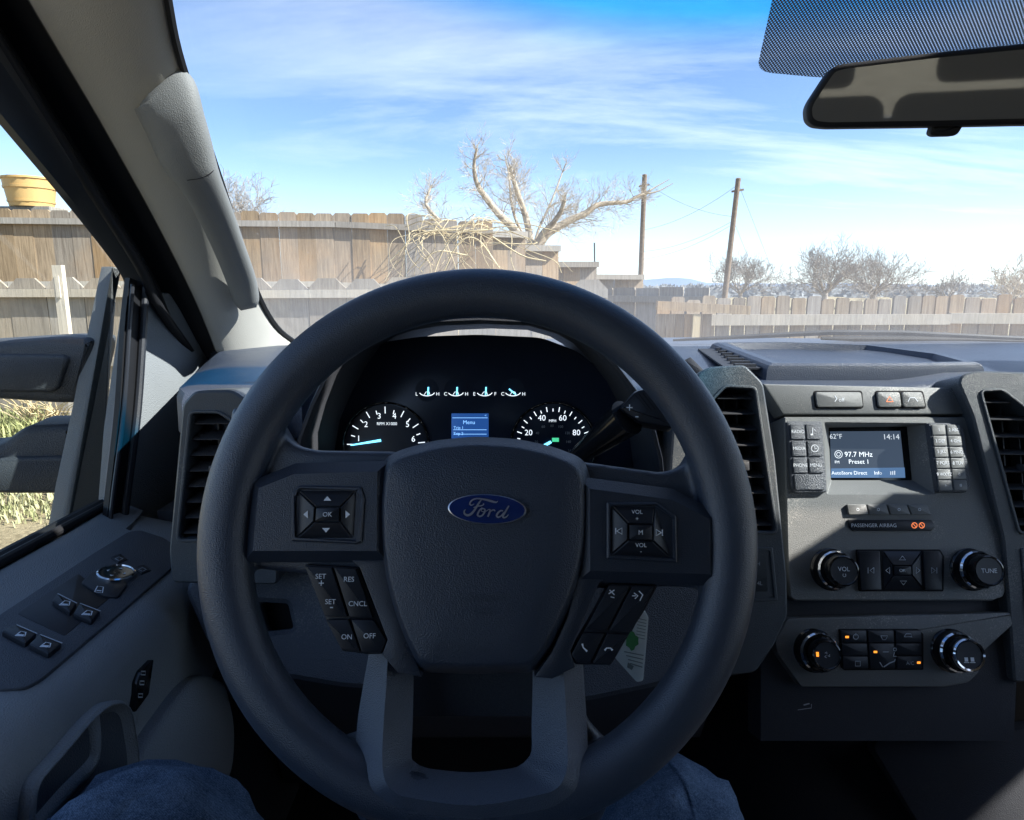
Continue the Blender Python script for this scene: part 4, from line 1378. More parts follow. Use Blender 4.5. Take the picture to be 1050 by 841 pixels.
# switch panel on the armrest
t0 = V(-.468, .6, -.2985); 
AF = Frame(t0, Vector((.0155, 0, .076)), (0, 1, 0))
mb = MB()
pp = rounded(AF.pts([(-60, 675), (0, 632), (94, 570), (131, 547), (143, 545), (168, 553), (178, 560), (180, 574), (176, 584), (128, 626), (43, 698), (26, 708), (0, 709.5), (-60, 711)]), .006)
mb.prism(AF, pp, -.010, .0025, .0015)
swp = mb.build('switch_panel', M['doordark'], door, angle=30)
# recess with window switches
mb = MB()
rp = rounded(AF.pts([(80, 591), (113, 615), (66, 655), (17, 632)]), .003)
mb.prism(AF, rp, .000, .0030, .0003)
mb.build('switch_well', M['button'], swp)
def rocker(px, sym):
    mb = MB()
    quad = [AF.uv(x_, y_, .006) for x_, y_ in px]
    q = ccw(quad)
    mb.prism(AF, rounded(q, .0025, 3), .002, .0075, .0016)
    cx = sum(p[0] for p in px) / 4; cy = sum(p[1] for p in px) / 4
    g = lambda x_, y_: AF.uv(cx + x_, cy + y_, .0077)
    mb.stroke(AF, [g(-5, 2.0), g(5, 2.4), g(6, -1.5), g(1, -2.6), g(-5, 2.0)], .0011, .0078, 1)
    mb.stroke(AF, [g(-3, 1), g(4, 1.4)], .0020, .0078, 1)
    # bright line along the far lip
    mb.stroke(AF, [AF.uv(*px[0], .0075), AF.uv(*px[1], .0075)], .0012, .0079, 2)
    return mb.build('window_switch', [M['button'], M['legend'], M['legend_dim']], swp, angle=40)
rocker([(59, 609), (79, 619), (72, 629), (53, 617)], 0)
rocker([(82, 619), (103, 627), (94, 638), (75, 630)], 0)
rocker([(17, 641), (38, 650), (26, 661), (1, 648)], 0)
rocker([(41, 651), (64, 660), (50, 672), (29, 662)], 0)
# mirror adjuster
au, av = AF.uv(119, 589, .004)
mb = MB()
mb.prism(AF, rounded(AF.pts([(92, 589), (110, 581), (131, 600), (121, 613), (104, 611), (83, 598)], .004), .004), .0, .0050, .0012)
def lockglyph(mb):
    g = lambda x_, y_: AF.uv(102 + x_, 604 + y_, .0052)
    mb.stroke(AF, [g(-5, 3), g(3, 4), g(4, -2), g(-2, -3), g(-5, 3)], .0010, .0053, 1)
    mb.stroke(AF, [g(-3, 1.5), g(2, 2)], .0018, .0053, 1)
lockglyph(mb)
mb.build('window_lock_switch', [M['button'], M['legend']], swp, angle=35)
ru = (AF.uv(140, 592, .004)[0] - AF.uv(98, 586, .004)[0]) / 2
mb = MB()
mb.lathe(AF, au, av, [(.0185, .002), (.0185, .0065), (.0170, .0075), (.0165, .0062)], 40, 1, cap=False)
mb.lathe(AF, au, av, [(.0165, .0062), (.0120, .0066), (.0003, .0060)], 40, 0)
for dx, dy in ((0, 1), (1, 0), (0, -1), (-1, 0)):
    c = (au + dx * .008, av + dy * .008)
    mb.flat(AF, [(c[0] + dx * .0026, c[1] + dy * .0026), (c[0] - dy * .0022, c[1] + dx * .0022), (c[0] + dy * .0022, c[1] - dx * .0022)], .0070, 2)
mb.build('mirror_adjuster', [M['gloss'], M['chrome'], M['legend']], swp, angle=35)
for (cx, cy) in ((122, 573), (146, 584)):
    mb = MB()
    mb.prism(AF, rounded(AF.pts([(cx - 9, cy - 1), (cx + 1, cy - 5), (cx + 9, cy + 1), (cx - 1, cy + 5)], .003), .001), .0, .0036, .0006)
    g = lambda x_, y_: AF.uv(cx + x_, cy + y_, .0038)
    mb.stroke(AF, [g(-4, 0), g(0, -2), g(4, 0), g(0, 2), g(-4, 0)], .0008, .0039, 1)
    mb.build('button', [M['button'], M['legend_dim']], swp, angle=35)
# door lock switch on the upright face, seam and pull pocket
LF = Frame(V(-.349, .6, -.38), (1, 0, .06), (0, 0, 1))
mb = MB()
mb.prism(LF, rounded(LF.pts([(143, 688), (155, 676), (150, 712), (136, 731), (138, 700)]), .002), -.01, .003, .0012)
for cy in (690, 700, 713):
    g = lambda x_, y_: LF.uv(147 - (cy - 690) * .12 + x_, cy + y_, .0032)
    mb.stroke(LF, [g(-2.5, 2), g(2, 2), g(2, -1.5), g(-2.5, -1.5), g(-2.5, 2)], .0012, .0033, 1)
mb.build('lock_switch', [M['gloss'], M['legend_dim']], door, angle=30)
mb = MB()
mp_ = rounded(LF.pts([(24, 806), (48, 780), (78, 745), (96, 728), (112, 724), (120, 731), (127, 770), (128, 800), (110, 850), (20, 850)], -.004), .008)
mb.prism_hole(LF, inset(ccw(mp_), -.005), mp_, -.02, .0085, .0012, .003, mi=0, floor_mi=1, inner_scale=.004)
mb.build('pull_pocket', [M['door'], M['doordark']], door, angle=35)
mb = MB()
rr_ = [LF.hit(*p, .006) for p in [(40, 850), (70, 815), (98, 785), (103, 765), (101, 735)]]
mb.tube(smooth_path([p + Vector((-.008, 0, 0)) for p in rr_], 5), .008, 8)
mb.build('pull_handle', M['door'], door, angle=60)
mb = MB()   # lower map pocket, a softly bulging panel
mp2 = rounded(LF.pts([(128, 795), (150, 755), (185, 705), (205, 690), (228, 700), (238, 745), (236, 790), (205, 850), (110, 850)]), .02)
mb.dome(LF, mp2, [(1.0, -.01), (1.0, .0), (.985, .004), (.9, .008), (.6, .012), (.2, .013)])
mb.build('map_pocket', M['door'], door, angle=50)

# sail panel ahead of the window and the window frame
mb = MB()
X1 = -.508
sail = [(146, 300), (175, 300), (205, 345), (235, 400), (240, 520), (215, 580), (150, 560), (118, 548), (126, 440)]
SLF = Frame(V(X1, .95, -.15), (1, -.22, 0), (0, 0, 1))
mb.prism(SLF, rounded(SLF.pts(sail), .005), -.03, 0, .004)
mb.build('sail_panel', M['door'], door, angle=40)
mb = MB()
XF = -.522
front = [(128, 285), (123, 330), (117, 420), (108, 500), (104, 535)]
fr2 = [(146, 290), (143, 330), (137, 420), (127, 500), (122, 540)]
a = smooth_path([at_x(*p, XF) for p in front], 4); b = smooth_path([at_x(*p, XF + .012) for p in fr2], 4)
mb.loft([[p, p + Vector((.010, -.006, 0)), q, q + Vector((.0, .02, 0))] for p, q in zip(a, b)], closed=False)
mb.build('window_channel', M['seal'], door, angle=50)
mb = MB()
c1 = smooth_path([at_x(*p, XF + .016) for p in [(149, 292), (147, 330), (141, 420), (131, 500), (126, 540)]], 4)
mb.tube(c1, .0055, 10)
c1 = smooth_path([at_x(*p, XF + .014) for p in [(136, 292), (133, 330), (127, 420), (117, 500), (113, 535)]], 4)
mb.tube(c1, .0028, 8)
mb.build('channel_trim', M['frame'], door)
up1 = [(-90, 20), (-45, 73), (0, 128), (60, 199), (105, 255), (124, 282), (129, 296)]
a = smooth_path([at_x(*p, -.530) for p in up1], 4)
up2 = [(-75, -45), (-28, 12), (20, 85), (62, 150), (104, 215), (140, 268), (146, 286)]
b = smooth_path([at_x(*p, -.498) for p in up2], 4)
mb = MB()
mb.loft([[p, p + Vector((.012, -.004, 0)), p.lerp(q, .4) + Vector((.012, 0, 0)), p.lerp(q, .55) + Vector((.018, 0, 0)), q + Vector((.006, 0, 0)), q + Vector((-.01, .02, .01))] for p, q in zip(a, b)], closed=False)
mb.build('window_frame', M['frame'], door, angle=40)
mb = MB()
gpts = [at_x(*p, -.536) for p in [(-260, 640), (-95, 0), (0, 118), (60, 190), (122, 268), (130, 300), (102, 545)]]
mb.add(gpts, [tuple(range(len(gpts)))])
mb.build('window_glass', M['sideglass'], door)

# ================================================================== tow mirror outside
sm_ = thing('side_mirror', 'black two-headed towing mirror outside the driver window', 'side mirror', V(-.75, .92, -.35))
mb = MB()
# tapering mounting base against the door
bs = [(138, 270), (128, 250), (122, 280), (108, 330), (88, 420), (74, 500), (62, 556), (100, 548), (116, 420), (128, 330)]
BF = Frame(V(-.60, .96, -.15), (1, -.35, 0), (0, 0, 1))
mb.prism(BF, rounded(BF.pts([(120, 272), (108, 330), (90, 420), (73, 500), (63, 556), (106, 552), (113, 420), (121, 310)]), .004), -.03, 0, .008)
mb.build('mount', plastic('mirror_mount_lit_plastic', (.16, .17, .175), .5, 700, .5, .1, .5, .1), sm_, angle=45)  # lighter copy of the mirror plastic, its lit look put into the colour
def head(px_out, px_face, y0, yd, top=True):
    HF = Frame(V(-.8, y0, -.2), (.22, -.97, 0))
    mb = MB()
    mb.prism(HF, rounded(HF.pts(px_out), .010), -yd, 0, .012)
    h = mb.build('mirror_head', M['mirror'], sm_, angle=45)
    mb = MB()
    mb.prism(HF, rounded(HF.pts(px_face, .004), .010), -.004, .007, .005)
    mb.build('back_panel', M['mirror'], h, angle=45)
head([(-160, 372), (-40, 352), (8, 349), (60, 346), (98, 347), (96, 362), (86, 406), (78, 414), (56, 414), (-160, 400)], [(-160, 374), (0, 363), (66, 364), (71, 368), (61, 398), (54, 402), (0, 402), (-160, 400)], .93, .09)
head([(-160, 470), (-20, 462), (0, 455), (24, 438), (78, 436), (76, 452), (72, 500), (66, 508), (0, 508), (-160, 500)], [(-160, 474), (0, 469), (66, 468), (71, 472), (67, 500), (62, 505), (0, 505), (-160, 503)], .93, .09)

# ================================================================== rear view mirror
_rp = at_y(960, 90, .60)
RM = Frame(_rp, (V(CX - .12, -1.36, .03) - _rp).normalized() - (_rp - CAM).normalized())
rvm = thing('rear_view_mirror', 'black rear view mirror hanging below the dotted patch of the windscreen', 'rear view mirror', at_y(960, 90, .60))
shape = [(826, 112), (829, 104), (846, 78), (852, 70), (862, 66), (960, 54), (1050, 45), (1120, 44), (1140, 60), (1140, 120), (1130, 128), (1050, 128), (960, 130), (848, 131.5), (834, 130), (827, 124)]
rs = rounded(RM.pts(shape), .004)
mb = MB()
mb.prism(RM, rs, -.022, .004, .003)
hs_ = mb.build('housing', M['seal'], rvm, angle=50)
mrm, nt, out = newmat('mirror_glass')
g_ = N(nt, 'ShaderNodeBsdfPrincipled'); g_.inputs['Base Color'].default_value = (.19, .215, .25, 1); g_.inputs['Metallic'].default_value = 1; g_.inputs['Roughness'].default_value = .03
d_ = N(nt, 'ShaderNodeBsdfDiffuse'); d_.inputs['Color'].default_value = (.40, .39, .37, 1)  # grey layer painted in, standing for the muted cabin reflection
mx_ = nt.nodes.new('ShaderNodeMixShader'); mx_.inputs[0].default_value = .35
nt.links.new(g_.outputs[0], mx_.inputs[1]); nt.links.new(d_.outputs[0], mx_.inputs[2]); nt.links.new(mx_.outputs[0], out.inputs['Surface'])
mb = MB()
mb.flat(RM, inset(ccw(rs), .0045), .0046, 0)
mb.build('mirror_glass', mrm, rvm)
mb = MB()
mb.prism(RM, rounded(RM.pts([(957, 128), (990, 127), (984, 137), (979, 139.5), (958, 140), (954, 137)]), .002), -.014, -.002, .002)
mb.build('anti_glare_tab', M['seal'], rvm, angle=40)
mb = MB()
mc = RM.hit(985, 85, -.02); wc_ = WS.hit(1010, 72)
mb.tube([mc, mc.lerp(wc_, .5) + Vector((0, .0, .008)), wc_], [.012, .010, .016], 12)
mb.build('stalk', M['seal'], rvm)

# ================================================================== gear lever
gl0 = at_y(590, 470, .60); gl1 = at_y(643, 428, .56)
lev = thing('gear_lever', 'black gear lever with plus and minus keys behind the wheel rim', 'gear lever', gl0)
mb = MB()
mb.tube([at_y(575, 482, .62), gl0, gl0.lerp(gl1, .5), gl1], [.007, .008, .012, .0165], 16)
mb.build('shaft', M['gloss'], lev)
GF = Frame(gl1, (-.15, -.93, .30))
mb = MB()
mb.prism(GF, rounded(GF.pts([(634, 420), (651, 401), (676, 396), (700, 408), (690, 440), (655, 434)]), .004), -.028, .006, .004)
for (t, p) in (('+', (645.5, 418)), ('-', (653, 427.5))):
    mb.text(GF, t, *GF.uv(*p, .006), .011, .0064, 1)
q_ = GF.pts([(636.5, 418.5), (650.5, 404.5), (665, 420.5), (651.5, 433)], .006)
mb.stroke(GF, q_ + [q_[0]], .0005, .0064, 2)
for k in range(4):
    mb.stroke(GF, GF.pts([(655 + 4 * k, 404 - k), (668 + 4 * k, 421 - k)], .006), .0008, .0064, 2)
mb.build('grip', [M['button'], M['legend'], M['hole']], lev, angle=40)

# ================================================================== paper tag on the keys
TF = Frame(at_y(650, 660, .57), (-.25, -.9, .2))
tg = thing('key_tag', 'white and green paper tag hanging from the ignition behind the wheel', 'tag', TF.hit(650, 630))
mb = MB()
card = TF.pts([(640, 612), (661, 626), (665, 633), (659.5, 698), (653, 699.5), (631, 675), (622, 650)])
mb.prism(TF, rounded(card, .002), -.0004, .0004, .0001)
gx_, gy_ = 648, 657
mb.flat(TF, TF.pts([(gx_ + (6.5 + 1.2 * math.sin(k * 2.3)) * math.cos(R(k * 24)), gy_ + (9 + 1.5 * math.cos(k * 1.7)) * math.sin(R(k * 24))) for k in range(15)]), .0007, 1)
for k in range(7):
    y_ = 634 + k * 3.2
    mb.stroke(TF, TF.pts([(654 - k * .3, y_), (663 - k * .3, y_ + 2)]), .0006, .0007, 2)
for k in range(4):
    y_ = 668 + k * 4
    mb.stroke(TF, TF.pts([(640 + k * 2, y_), (660 - k * .4, y_ + 4)]), .0009, .0007, 2)
mb.flat(TF, TF.pts([(644, 679), (650, 683), (648, 687), (643, 684)]), .0008, 2)
mb.build('card', [M['paper'], M['taggreen'], M['tagink']], tg)
mb = MB()
kp_ = TF.hit(641, 615)
mb.tube([kp_ + Vector((0, .0, .0)), kp_ + Vector((-.008, .02, .02)), kp_ + Vector((-.02, .05, .03))], .0015, 6)
mb.build('string', M['seal'], tg)

# ================================================================== wiper lying on the glass
wp = thing('windscreen_wiper', 'black wiper blade parked along the bottom of the windscreen', 'wiper', WS.hit(900, 350))
def wz(px, py, h=-.03): return WS.hit(px, py, h)
mb = MB()
mb.tube([wz(690, 349.0), wz(730, 347.0), wz(790, 344), wz(850, 341), wz(925, 341.5), wz(1000, 345), wz(1090, 349)], [.002, .0035, .0045, .005, .005, .004, .003], 6)
mb.build('blade', M['seal'], wp)
mb = MB()
mb.tube([wz(842, 347, -.045), wz(900, 347.5, -.045), wz(990, 348, -.045), wz(1100, 351, -.045)], [.003, .006, .008, .010], 8)
mb.build('arm', M['seal'], wp)

# ================================================================== the driver's legs
def denim():
    m, nt, out = newmat('blue_denim')
    L = nt.links.new
    b = nt.nodes.new('ShaderNodeBsdfPrincipled'); b.inputs['Roughness'].default_value = .9; b.inputs['Specular IOR Level'].default_value = .15
    geo = nt.nodes.new('ShaderNodeNewGeometry')
    w = N(nt, 'ShaderNodeTexWave', Scale=420.0, Distortion=3.0, Detail=2.0); w.bands_direction = 'DIAGONAL'
    L(geo.outputs['Position'], w.inputs['Vector'])
    n = N(nt, 'ShaderNodeTexNoise', Scale=22.0, Detail=6.0, Roughness=.7); L(geo.outputs['Position'], n.inputs['Vector'])
    cr = nt.nodes.new('ShaderNodeValToRGB')
    cr.color_ramp.elements[0].position = .3; cr.color_ramp.elements[0].color = (.045, .078, .130, 1)
    cr.color_ramp.elements[1].position = .72; cr.color_ramp.elements[1].color = (.19, .26, .36, 1)
    ad = N(nt, 'ShaderNodeMath', _operation='MULTIPLY_ADD'); ad.inputs[1].default_value = .12
    L(w.outputs['Fac'], ad.inputs[0]); 
    sb = N(nt, 'ShaderNodeMath', _operation='SUBTRACT'); L(n.outputs['Fac'], sb.inputs[0]); sb.inputs[1].default_value = .08
    nf = N(nt, 'ShaderNodeTexNoise', Scale=850.0, Detail=2.0); L(geo.outputs['Position'], nf.inputs['Vector'])
    nm = N(nt, 'ShaderNodeMath', _operation='MULTIPLY_ADD'); nm.inputs[1].default_value = .9; nm.inputs[2].default_value = -.45; L(nf.outputs['Fac'], nm.inputs[0])
    na = N(nt, 'ShaderNodeMath', _operation='ADD'); L(sb.outputs[0], na.inputs[0]); L(nm.outputs[0], na.inputs[1])
    L(na.outputs[0], ad.inputs[2])
    L(ad.outputs[0], cr.inputs['Fac']); L(cr.outputs['Color'], b.inputs['Base Color'])
    bp = N(nt, 'ShaderNodeBump', Strength=.5, Distance=.0012); L(w.outputs['Fac'], bp.inputs['Height'])
    n2 = N(nt, 'ShaderNodeTexNoise', Scale=26.0, Detail=3.0, Distortion=1.2); L(geo.outputs['Position'], n2.inputs['Vector'])
    bp2 = N(nt, 'ShaderNodeBump', Strength=.55, Distance=.012); L(n2.outputs['Fac'], bp2.inputs['Height']); L(bp.outputs['Normal'], bp2.inputs['Normal'])
    L(bp2.outputs['Normal'], b.inputs['Normal'])
    L(b.outputs[0], out.inputs['Surface'])
    return m
M['denim'] = denim()
J = {'pelvis': V(-.02, -.10, -.62), 'waist': V(-.02, -.20, -.44), 'hipL': V(-.115, -.05, -.60), 'hipR': V(.075, -.05, -.60),
     'thL': V(-.215, .22, -.455), 'thR': V(.115, .22, -.50), 'kneeL': V(-.285, .45, -.402), 'kneeR': V(.128, .49, -.428),
     'shinL': V(-.27, .56, -.66), 'shinR': V(.135, .64, -.66), 'ankL': V(-.24, .64, -.93), 'ankR': V(.14, .78, -.90),
     'toeL': V(-.25, .80, -.985), 'toeR': V(.15, .93, -.93)}
rad = {'pelvis': .14, 'waist': .13, 'hipL': .10, 'hipR': .10, 'thL': .092, 'thR': .092, 'kneeL': .084, 'kneeR': .062, 'shinL': .066, 'shinR': .066, 'ankL': .05, 'ankR': .05, 'toeL': .035, 'toeR': .035}
names_ = list(J)
edges = [('pelvis', 'waist'), ('pelvis', 'hipL'), ('pelvis', 'hipR'), ('hipL', 'thL'), ('thL', 'kneeL'), ('kneeL', 'shinL'), ('shinL', 'ankL'), ('ankL', 'toeL'), ('hipR', 'thR'), ('thR', 'kneeR'), ('kneeR', 'shinR'), ('shinR', 'ankR'), ('ankR', 'toeR')]
me = bpy.data.meshes.new('person')
org = V(-.02, .3, -1.005)
me.from_pydata([J[n_] - org for n_ in names_], [(names_.index(a_), names_.index(b_)) for a_, b_ in edges], [])
bm = bmesh.new(); bm.from_mesh(me)
sk = bm.verts.layers.skin.verify()
for v_, n_ in zip(bm.verts, names_):
    v_[sk].radius = (rad[n_], rad[n_]); v_[sk].use_root = n_ == 'pelvis'
bm.to_mesh(me); bm.free()
me.materials.append(M['denim'])
per = bpy.data.objects.new('person', me); COL.objects.link(per); per.location = org
per.modifiers.new('skin', 'SKIN').use_smooth_shade = True
ss = per.modifiers.new('smooth', 'SUBSURF'); ss.levels = 3; ss.render_levels = 3
tx = bpy.data.textures.new('cloth_folds', 'CLOUDS'); tx.noise_scale = .05
dm = per.modifiers.new('folds', 'DISPLACE'); dm.texture = tx; dm.strength = .040; dm.mid_level = .5; dm.texture_coords = 'LOCAL'
dg_ = bpy.context.evaluated_depsgraph_get(); dg_.update()
ev_ = per.evaluated_get(dg_); em_ = ev_.to_mesh()
bv_ = BVHTree.FromPolygons([v.co + org for v in em_.vertices], [tuple(p.vertices) for p in em_.polygons])
for path_ in ([(688, 783), (700, 800), (708, 820), (714, 845), (718, 868)], [(92, 792), (74, 801), (62, 818), (52, 840), (46, 860)]):
    mb = MB(); pp_ = []
    for q_ in smooth_path([Vector(x_) for x_ in path_], 8):
        r_ = ray(q_.x, q_.y).normalized(); h_ = bv_.ray_cast(CAM, r_)[3]
        if h_: pp_.append(CAM + r_ * (h_ + .0004))
    if len(pp_) > 4:
        mb.tube(pp_, .0022, 6); mb.build('trouser_seam', M['denim'], per, angle=60)
ev_.to_mesh_clear()
tag(per, 'seated driver in blue jeans, knees showing on both sides below the wheel', 'person')
# ================================================================== outside: yard, fences, trees, poles, hills
GZ = 0.0
rnd = random.Random(11)

def wood(name, base, warm, dark):
    m, nt, out = newmat(name)
    L = nt.links.new
    b = nt.nodes.new('ShaderNodeBsdfPrincipled'); b.inputs['Roughness'].default_value = .85; b.inputs['Specular IOR Level'].default_value = .2
    geo = nt.nodes.new('ShaderNodeNewGeometry')
    mp = N(nt, 'ShaderNodeMapping'); mp.inputs['Scale'].default_value = (14, 14, .9)
    L(geo.outputs['Position'], mp.inputs['Vector'])
    n = N(nt, 'ShaderNodeTexNoise', Scale=2.2, Detail=9.0, Roughness=.72, Distortion=.6); L(mp.outputs[0], n.inputs['Vector'])
    n2 = N(nt, 'ShaderNodeTexNoise', Scale=.9, Detail=5.0); L(geo.outputs['Position'], n2.inputs['Vector'])
    cr = nt.nodes.new('ShaderNodeValToRGB')
    e = cr.color_ramp.elements
    e[0].position = .28; e[0].color = (*dark, 1); e[1].position = .72; e[1].color = (*base, 1)
    L(n.outputs['Fac'], cr.inputs['Fac'])
    mx = N(nt, 'ShaderNodeMix', _data_type='RGBA'); L(cr.outputs['Color'], mx.inputs[6]); mx.inputs[7].default_value = (*warm, 1)
    mr = N(nt, 'ShaderNodeMapRange'); mr.inputs['From Min'].default_value = .45; mr.inputs['From Max'].default_value = .7; mr.inputs['To Max'].default_value = .38
    L(n2.outputs['Fac'], mr.inputs['Value']); L(mr.outputs['Result'], mx.inputs[0])
    at = nt.nodes.new('ShaderNodeVertexColor'); at.layer_name = 'tint'
    mu = N(nt, 'ShaderNodeMix', _data_type='RGBA', _blend_type='MULTIPLY'); mu.inputs[0].default_value = 1
    L(mx.outputs[2], mu.inputs[6]); L(at.outputs['Color'], mu.inputs[7])
    L(mu.outputs[2], b.inputs['Base Color'])
    bp = N(nt, 'ShaderNodeBump', Strength=.5, Distance=.01); L(n.outputs['Fac'], bp.inputs['Height']); L(bp.outputs['Normal'], b.inputs['Normal'])
    L(b.outputs[0], out.inputs['Surface'])
    return m
M['wood'] = wood('weathered_fence_wood', (.39, .36, .325), (.55, .36, .18), (.15, .13, .115))
M['woodgrey'] = wood('silvered_fence_wood', (.42, .40, .37), (.42, .36, .28), (.20, .185, .17))
M['rail'] = wood('bleached_rail_wood', (.52, .49, .44), (.55, .46, .32), (.30, .28, .25))

def woodtint(warmth=.5):
    k = rnd.uniform(.72, 1.12)
    w = rnd.random() * warmth
    return (k * (1 + .25 * w), k * (1 - .02 * w), k * (1 - .35 * w))

def fence(name, label, group, pts, bw, topf, style, mat, rails, posts, warmth=.5, gap=.012, seed=1, railside=-1, bottom=0.0):
    "pts: ground polyline; topf(x) -> top height; rails: heights below the top"
    global rnd
    rnd = random.Random(seed)
    root = thing(name, label, 'fence', Vector((pts[0].x, pts[0].y, GZ)))
    mb = MB()
    for a, b in zip(pts[:-1], pts[1:]):
        L_ = (b - a).length
        n = max(1, int(L_ / bw))
        d = (b - a).normalized(); nn = Vector((d.y, -d.x, 0))
        for k in range(n):
            w = L_ / n
            c = a + d * (k + .5) * w + nn * rnd.uniform(-.008, .008)
            wv = w - gap - rnd.random() * gap
            h = topf(c) + rnd.uniform(-.025, .02) if style != 'flat' else topf(c) + rnd.uniform(-.008, .008)
            le = rnd.uniform(-.008, .008)
            th = .018
            z0 = bottom + rnd.uniform(0, .05)
            e = {'dog': wv * .26, 'ear': wv * .12}.get(style, .004)
            prof_ = [(-wv / 2, z0), (wv / 2, z0), (wv / 2 + le, h - e), (wv / 2 - e + le, h), (-wv / 2 + e + le, h), (-wv / 2 + le, h - e)]
            f1 = [c + d * u + Vector((0, 0, z)) + nn * th for u, z in prof_]
            f0 = [p - nn * 2 * th for p in f1]
            mb.tint = woodtint(warmth)
            mb.add(f1 + f0, [(0, 1, 2, 3, 4, 5), (11, 10, 9, 8, 7, 6)] + [(i, i + 6, (i + 1) % 6 + 6, (i + 1) % 6) for i in range(6)])
    mb.build('board_panel', mat, root, angle=20)
    for r in rails:
        drop, hh, dd = r[:3]
        rm = r[3] if len(r) > 3 else M['rail']
        for a, b in zip(pts[:-1], pts[1:]):
            d = (b - a).normalized(); nn = Vector((d.y, -d.x, 0))
            segs = max(1, round((b - a).length / 2.6))
            for k in range(segs):
                p = a + (b - a) * (k / segs); q = a + (b - a) * ((k + 1) / segs) - d * .01
                mb = MB(); mb.tint = woodtint(.25)
                za = topf(p + d * .05) - drop; zb = topf(q - d * .05) - drop
                off = nn * (.018 + dd / 2 + .004) * (1 if railside > 0 else 1)
                mb.bar(p + off + Vector((0, 0, za + rnd.uniform(-.01, .01))), q + off + Vector((0, 0, zb + rnd.uniform(-.01, .01))), dd, hh)
                mb.build('rail', rm, root, angle=20)
    for (p, h, w) in posts:
        mb = MB(); mb.tint = woodtint(.2)
        mb.bar(p + Vector((0, 0, GZ)), p + Vector((0, 0, h)), w, w, up=(0, 1, 0))
        mb.build('post', M['rail'], root, angle=20)
    return root

def gp(px, y):                      # point on the ground under a photo column at a given distance
    r = ray(px, 420.5)
    p = CAM + r * (y / r.y)
    return Vector((p.x, p.y, GZ))
def hz(py, y):                      # height that appears at a photo row at that distance
    r = ray(525, py)
    return CAM.z + r.z * (y / r.y)

# near dog-eared fence across the view, and the one behind it
YN = 8.6
fence('wooden_fence', 'grey dog-eared board fence with a pale rail, standing nearest on the left', 'fences', [gp(-420, YN), gp(620, YN)], .46,
      lambda c: hz(285.5, YN) , 'dog', M['woodgrey'], [(.19, .10, .07), (1.05, .10, .05)], [], .35, .005, 3)
YB0, YB1 = 11.0, 12.6
def back_top(c):
    t = (c.y - YB0) / (YB1 - YB0)
    px = 525 + F * (c.x) / (c.y * CP + .1)
    if px < 440: return hz(214 + max(0, px) * .012, c.y)
    if px < 515: return hz(226, c.y)
    return hz(234, c.y)
fence('wooden_fence', 'tall weathered board fence with a capped top behind the dog-eared one', 'fences', [gp(-520, YB0), gp(506, YB1)], .31,
      back_top, 'ear', M['wood'], [(.20, .10, .08, M['woodgrey']), (1.25, .10, .06)], [], 1.1, .002, 5)
segs = [(502, 538, 13.4, 239), (522, 571, 14.2, 253.5), (558, 609, 15.2, 270.5), (598, 654, 17.0, 283)]
for i, (a, b, y, row) in enumerate(segs):
    fence('wooden_fence', ['short weathered fence section stepping down just below the tree', 'fence section right of the tree trunk, second step down', 'fence section with a plank cap, third step down beside the pole', 'lowest far fence section at the foot of the first pole'][i], 'fences', [gp(a, y), gp(b, y + .25)], .34,
          lambda c, row=row, y=y: hz(row, y), 'flat', M['wood'], [(.02, .12, .16, M['woodgrey'])], [], .8, .004, 20 + i)
# right-hand fence, boards with daylight slits and pale caps
fence('wooden_fence', 'long low board fence on the right with pale rails and bright gaps', 'fences', [gp(604, 10.4), gp(722, 9.3)], .36,
      lambda c: hz(295, 9.9), 'flat', M['woodgrey'], [(.16, .09, .06), (.95, .1, .05)], [], .4, .016, 8)
fence('wooden_fence', 'low dog-eared fence on the right with a pale rail, in front of the bare trees', 'fences', [gp(668, 8.2), gp(960, 8.6), gp(1300, 8.4)], .19,
      lambda c: hz(305, 8.3) + .03 * math.sin(c.x * 23.1) * math.sin(c.x * 7.7), 'ear', M['wood'], [(.26, .13, .06), (1.0, .12, .05)], [(gp(706, 8.05), hz(322, 8.05), .09)], .7, .020, 9)
# leaning gate of brown boards
YG = 7.9
gate = thing('fence_gate', 'brown board gate panel with a plank along its top, by the right fence', 'gate', gp(700, YG))
rnd = random.Random(4)
mb = MB()
for k in range(6):
    a = gp(670 + k * 9.2, YG); b = gp(670 + k * 9.2 + 8.5, YG)
    mb.tint = woodtint(.9)
    mb.box(Vector(((a.x + b.x) / 2, YG, (hz(322, YG)) / 2 + .05)), ((b - a).length, .022, hz(322, YG) - .1))
mb.build('board_panel', M['wood'], gate, angle=20)
mb = MB(); mb.tint = (1.25, 1.05, .8)
mb.bar(Vector((gp(668, YG).x, YG - .06, hz(313, YG))), Vector((gp(760, YG).x, YG - .06, hz(318, YG))), .10, .10)
mb.build('plank', M['wood'], gate, angle=20)
mb = MB(); mb.tint = (1.25, 1.1, .85)
mb.bar(Vector((gp(706, YG).x, YG - .07, 0)), Vector((gp(708, YG).x, YG - .07, hz(322, YG))), .085, .05, up=(0, 1, 0))
mb.build('post', M['rail'], gate, angle=20)

# white post in front of the near fence
pw = gp(77, 8.1)
mb = MB(); mb.tint = (1.35, 1.32, 1.28)
mb.bar(pw, Vector((pw.x, pw.y, hz(272, 8.1))), .11, .07, up=(0, 1, 0))
mb.bar(pw + Vector((0, -.05, hz(305, 8.1))), pw + Vector((0, -.05, hz(283, 8.1))), .05, .02, up=(0, 1, 0))
mb.build('fence_post', M['rail'], None, 20, 'pale wooden post in front of the fence, seen through the side window', 'post')

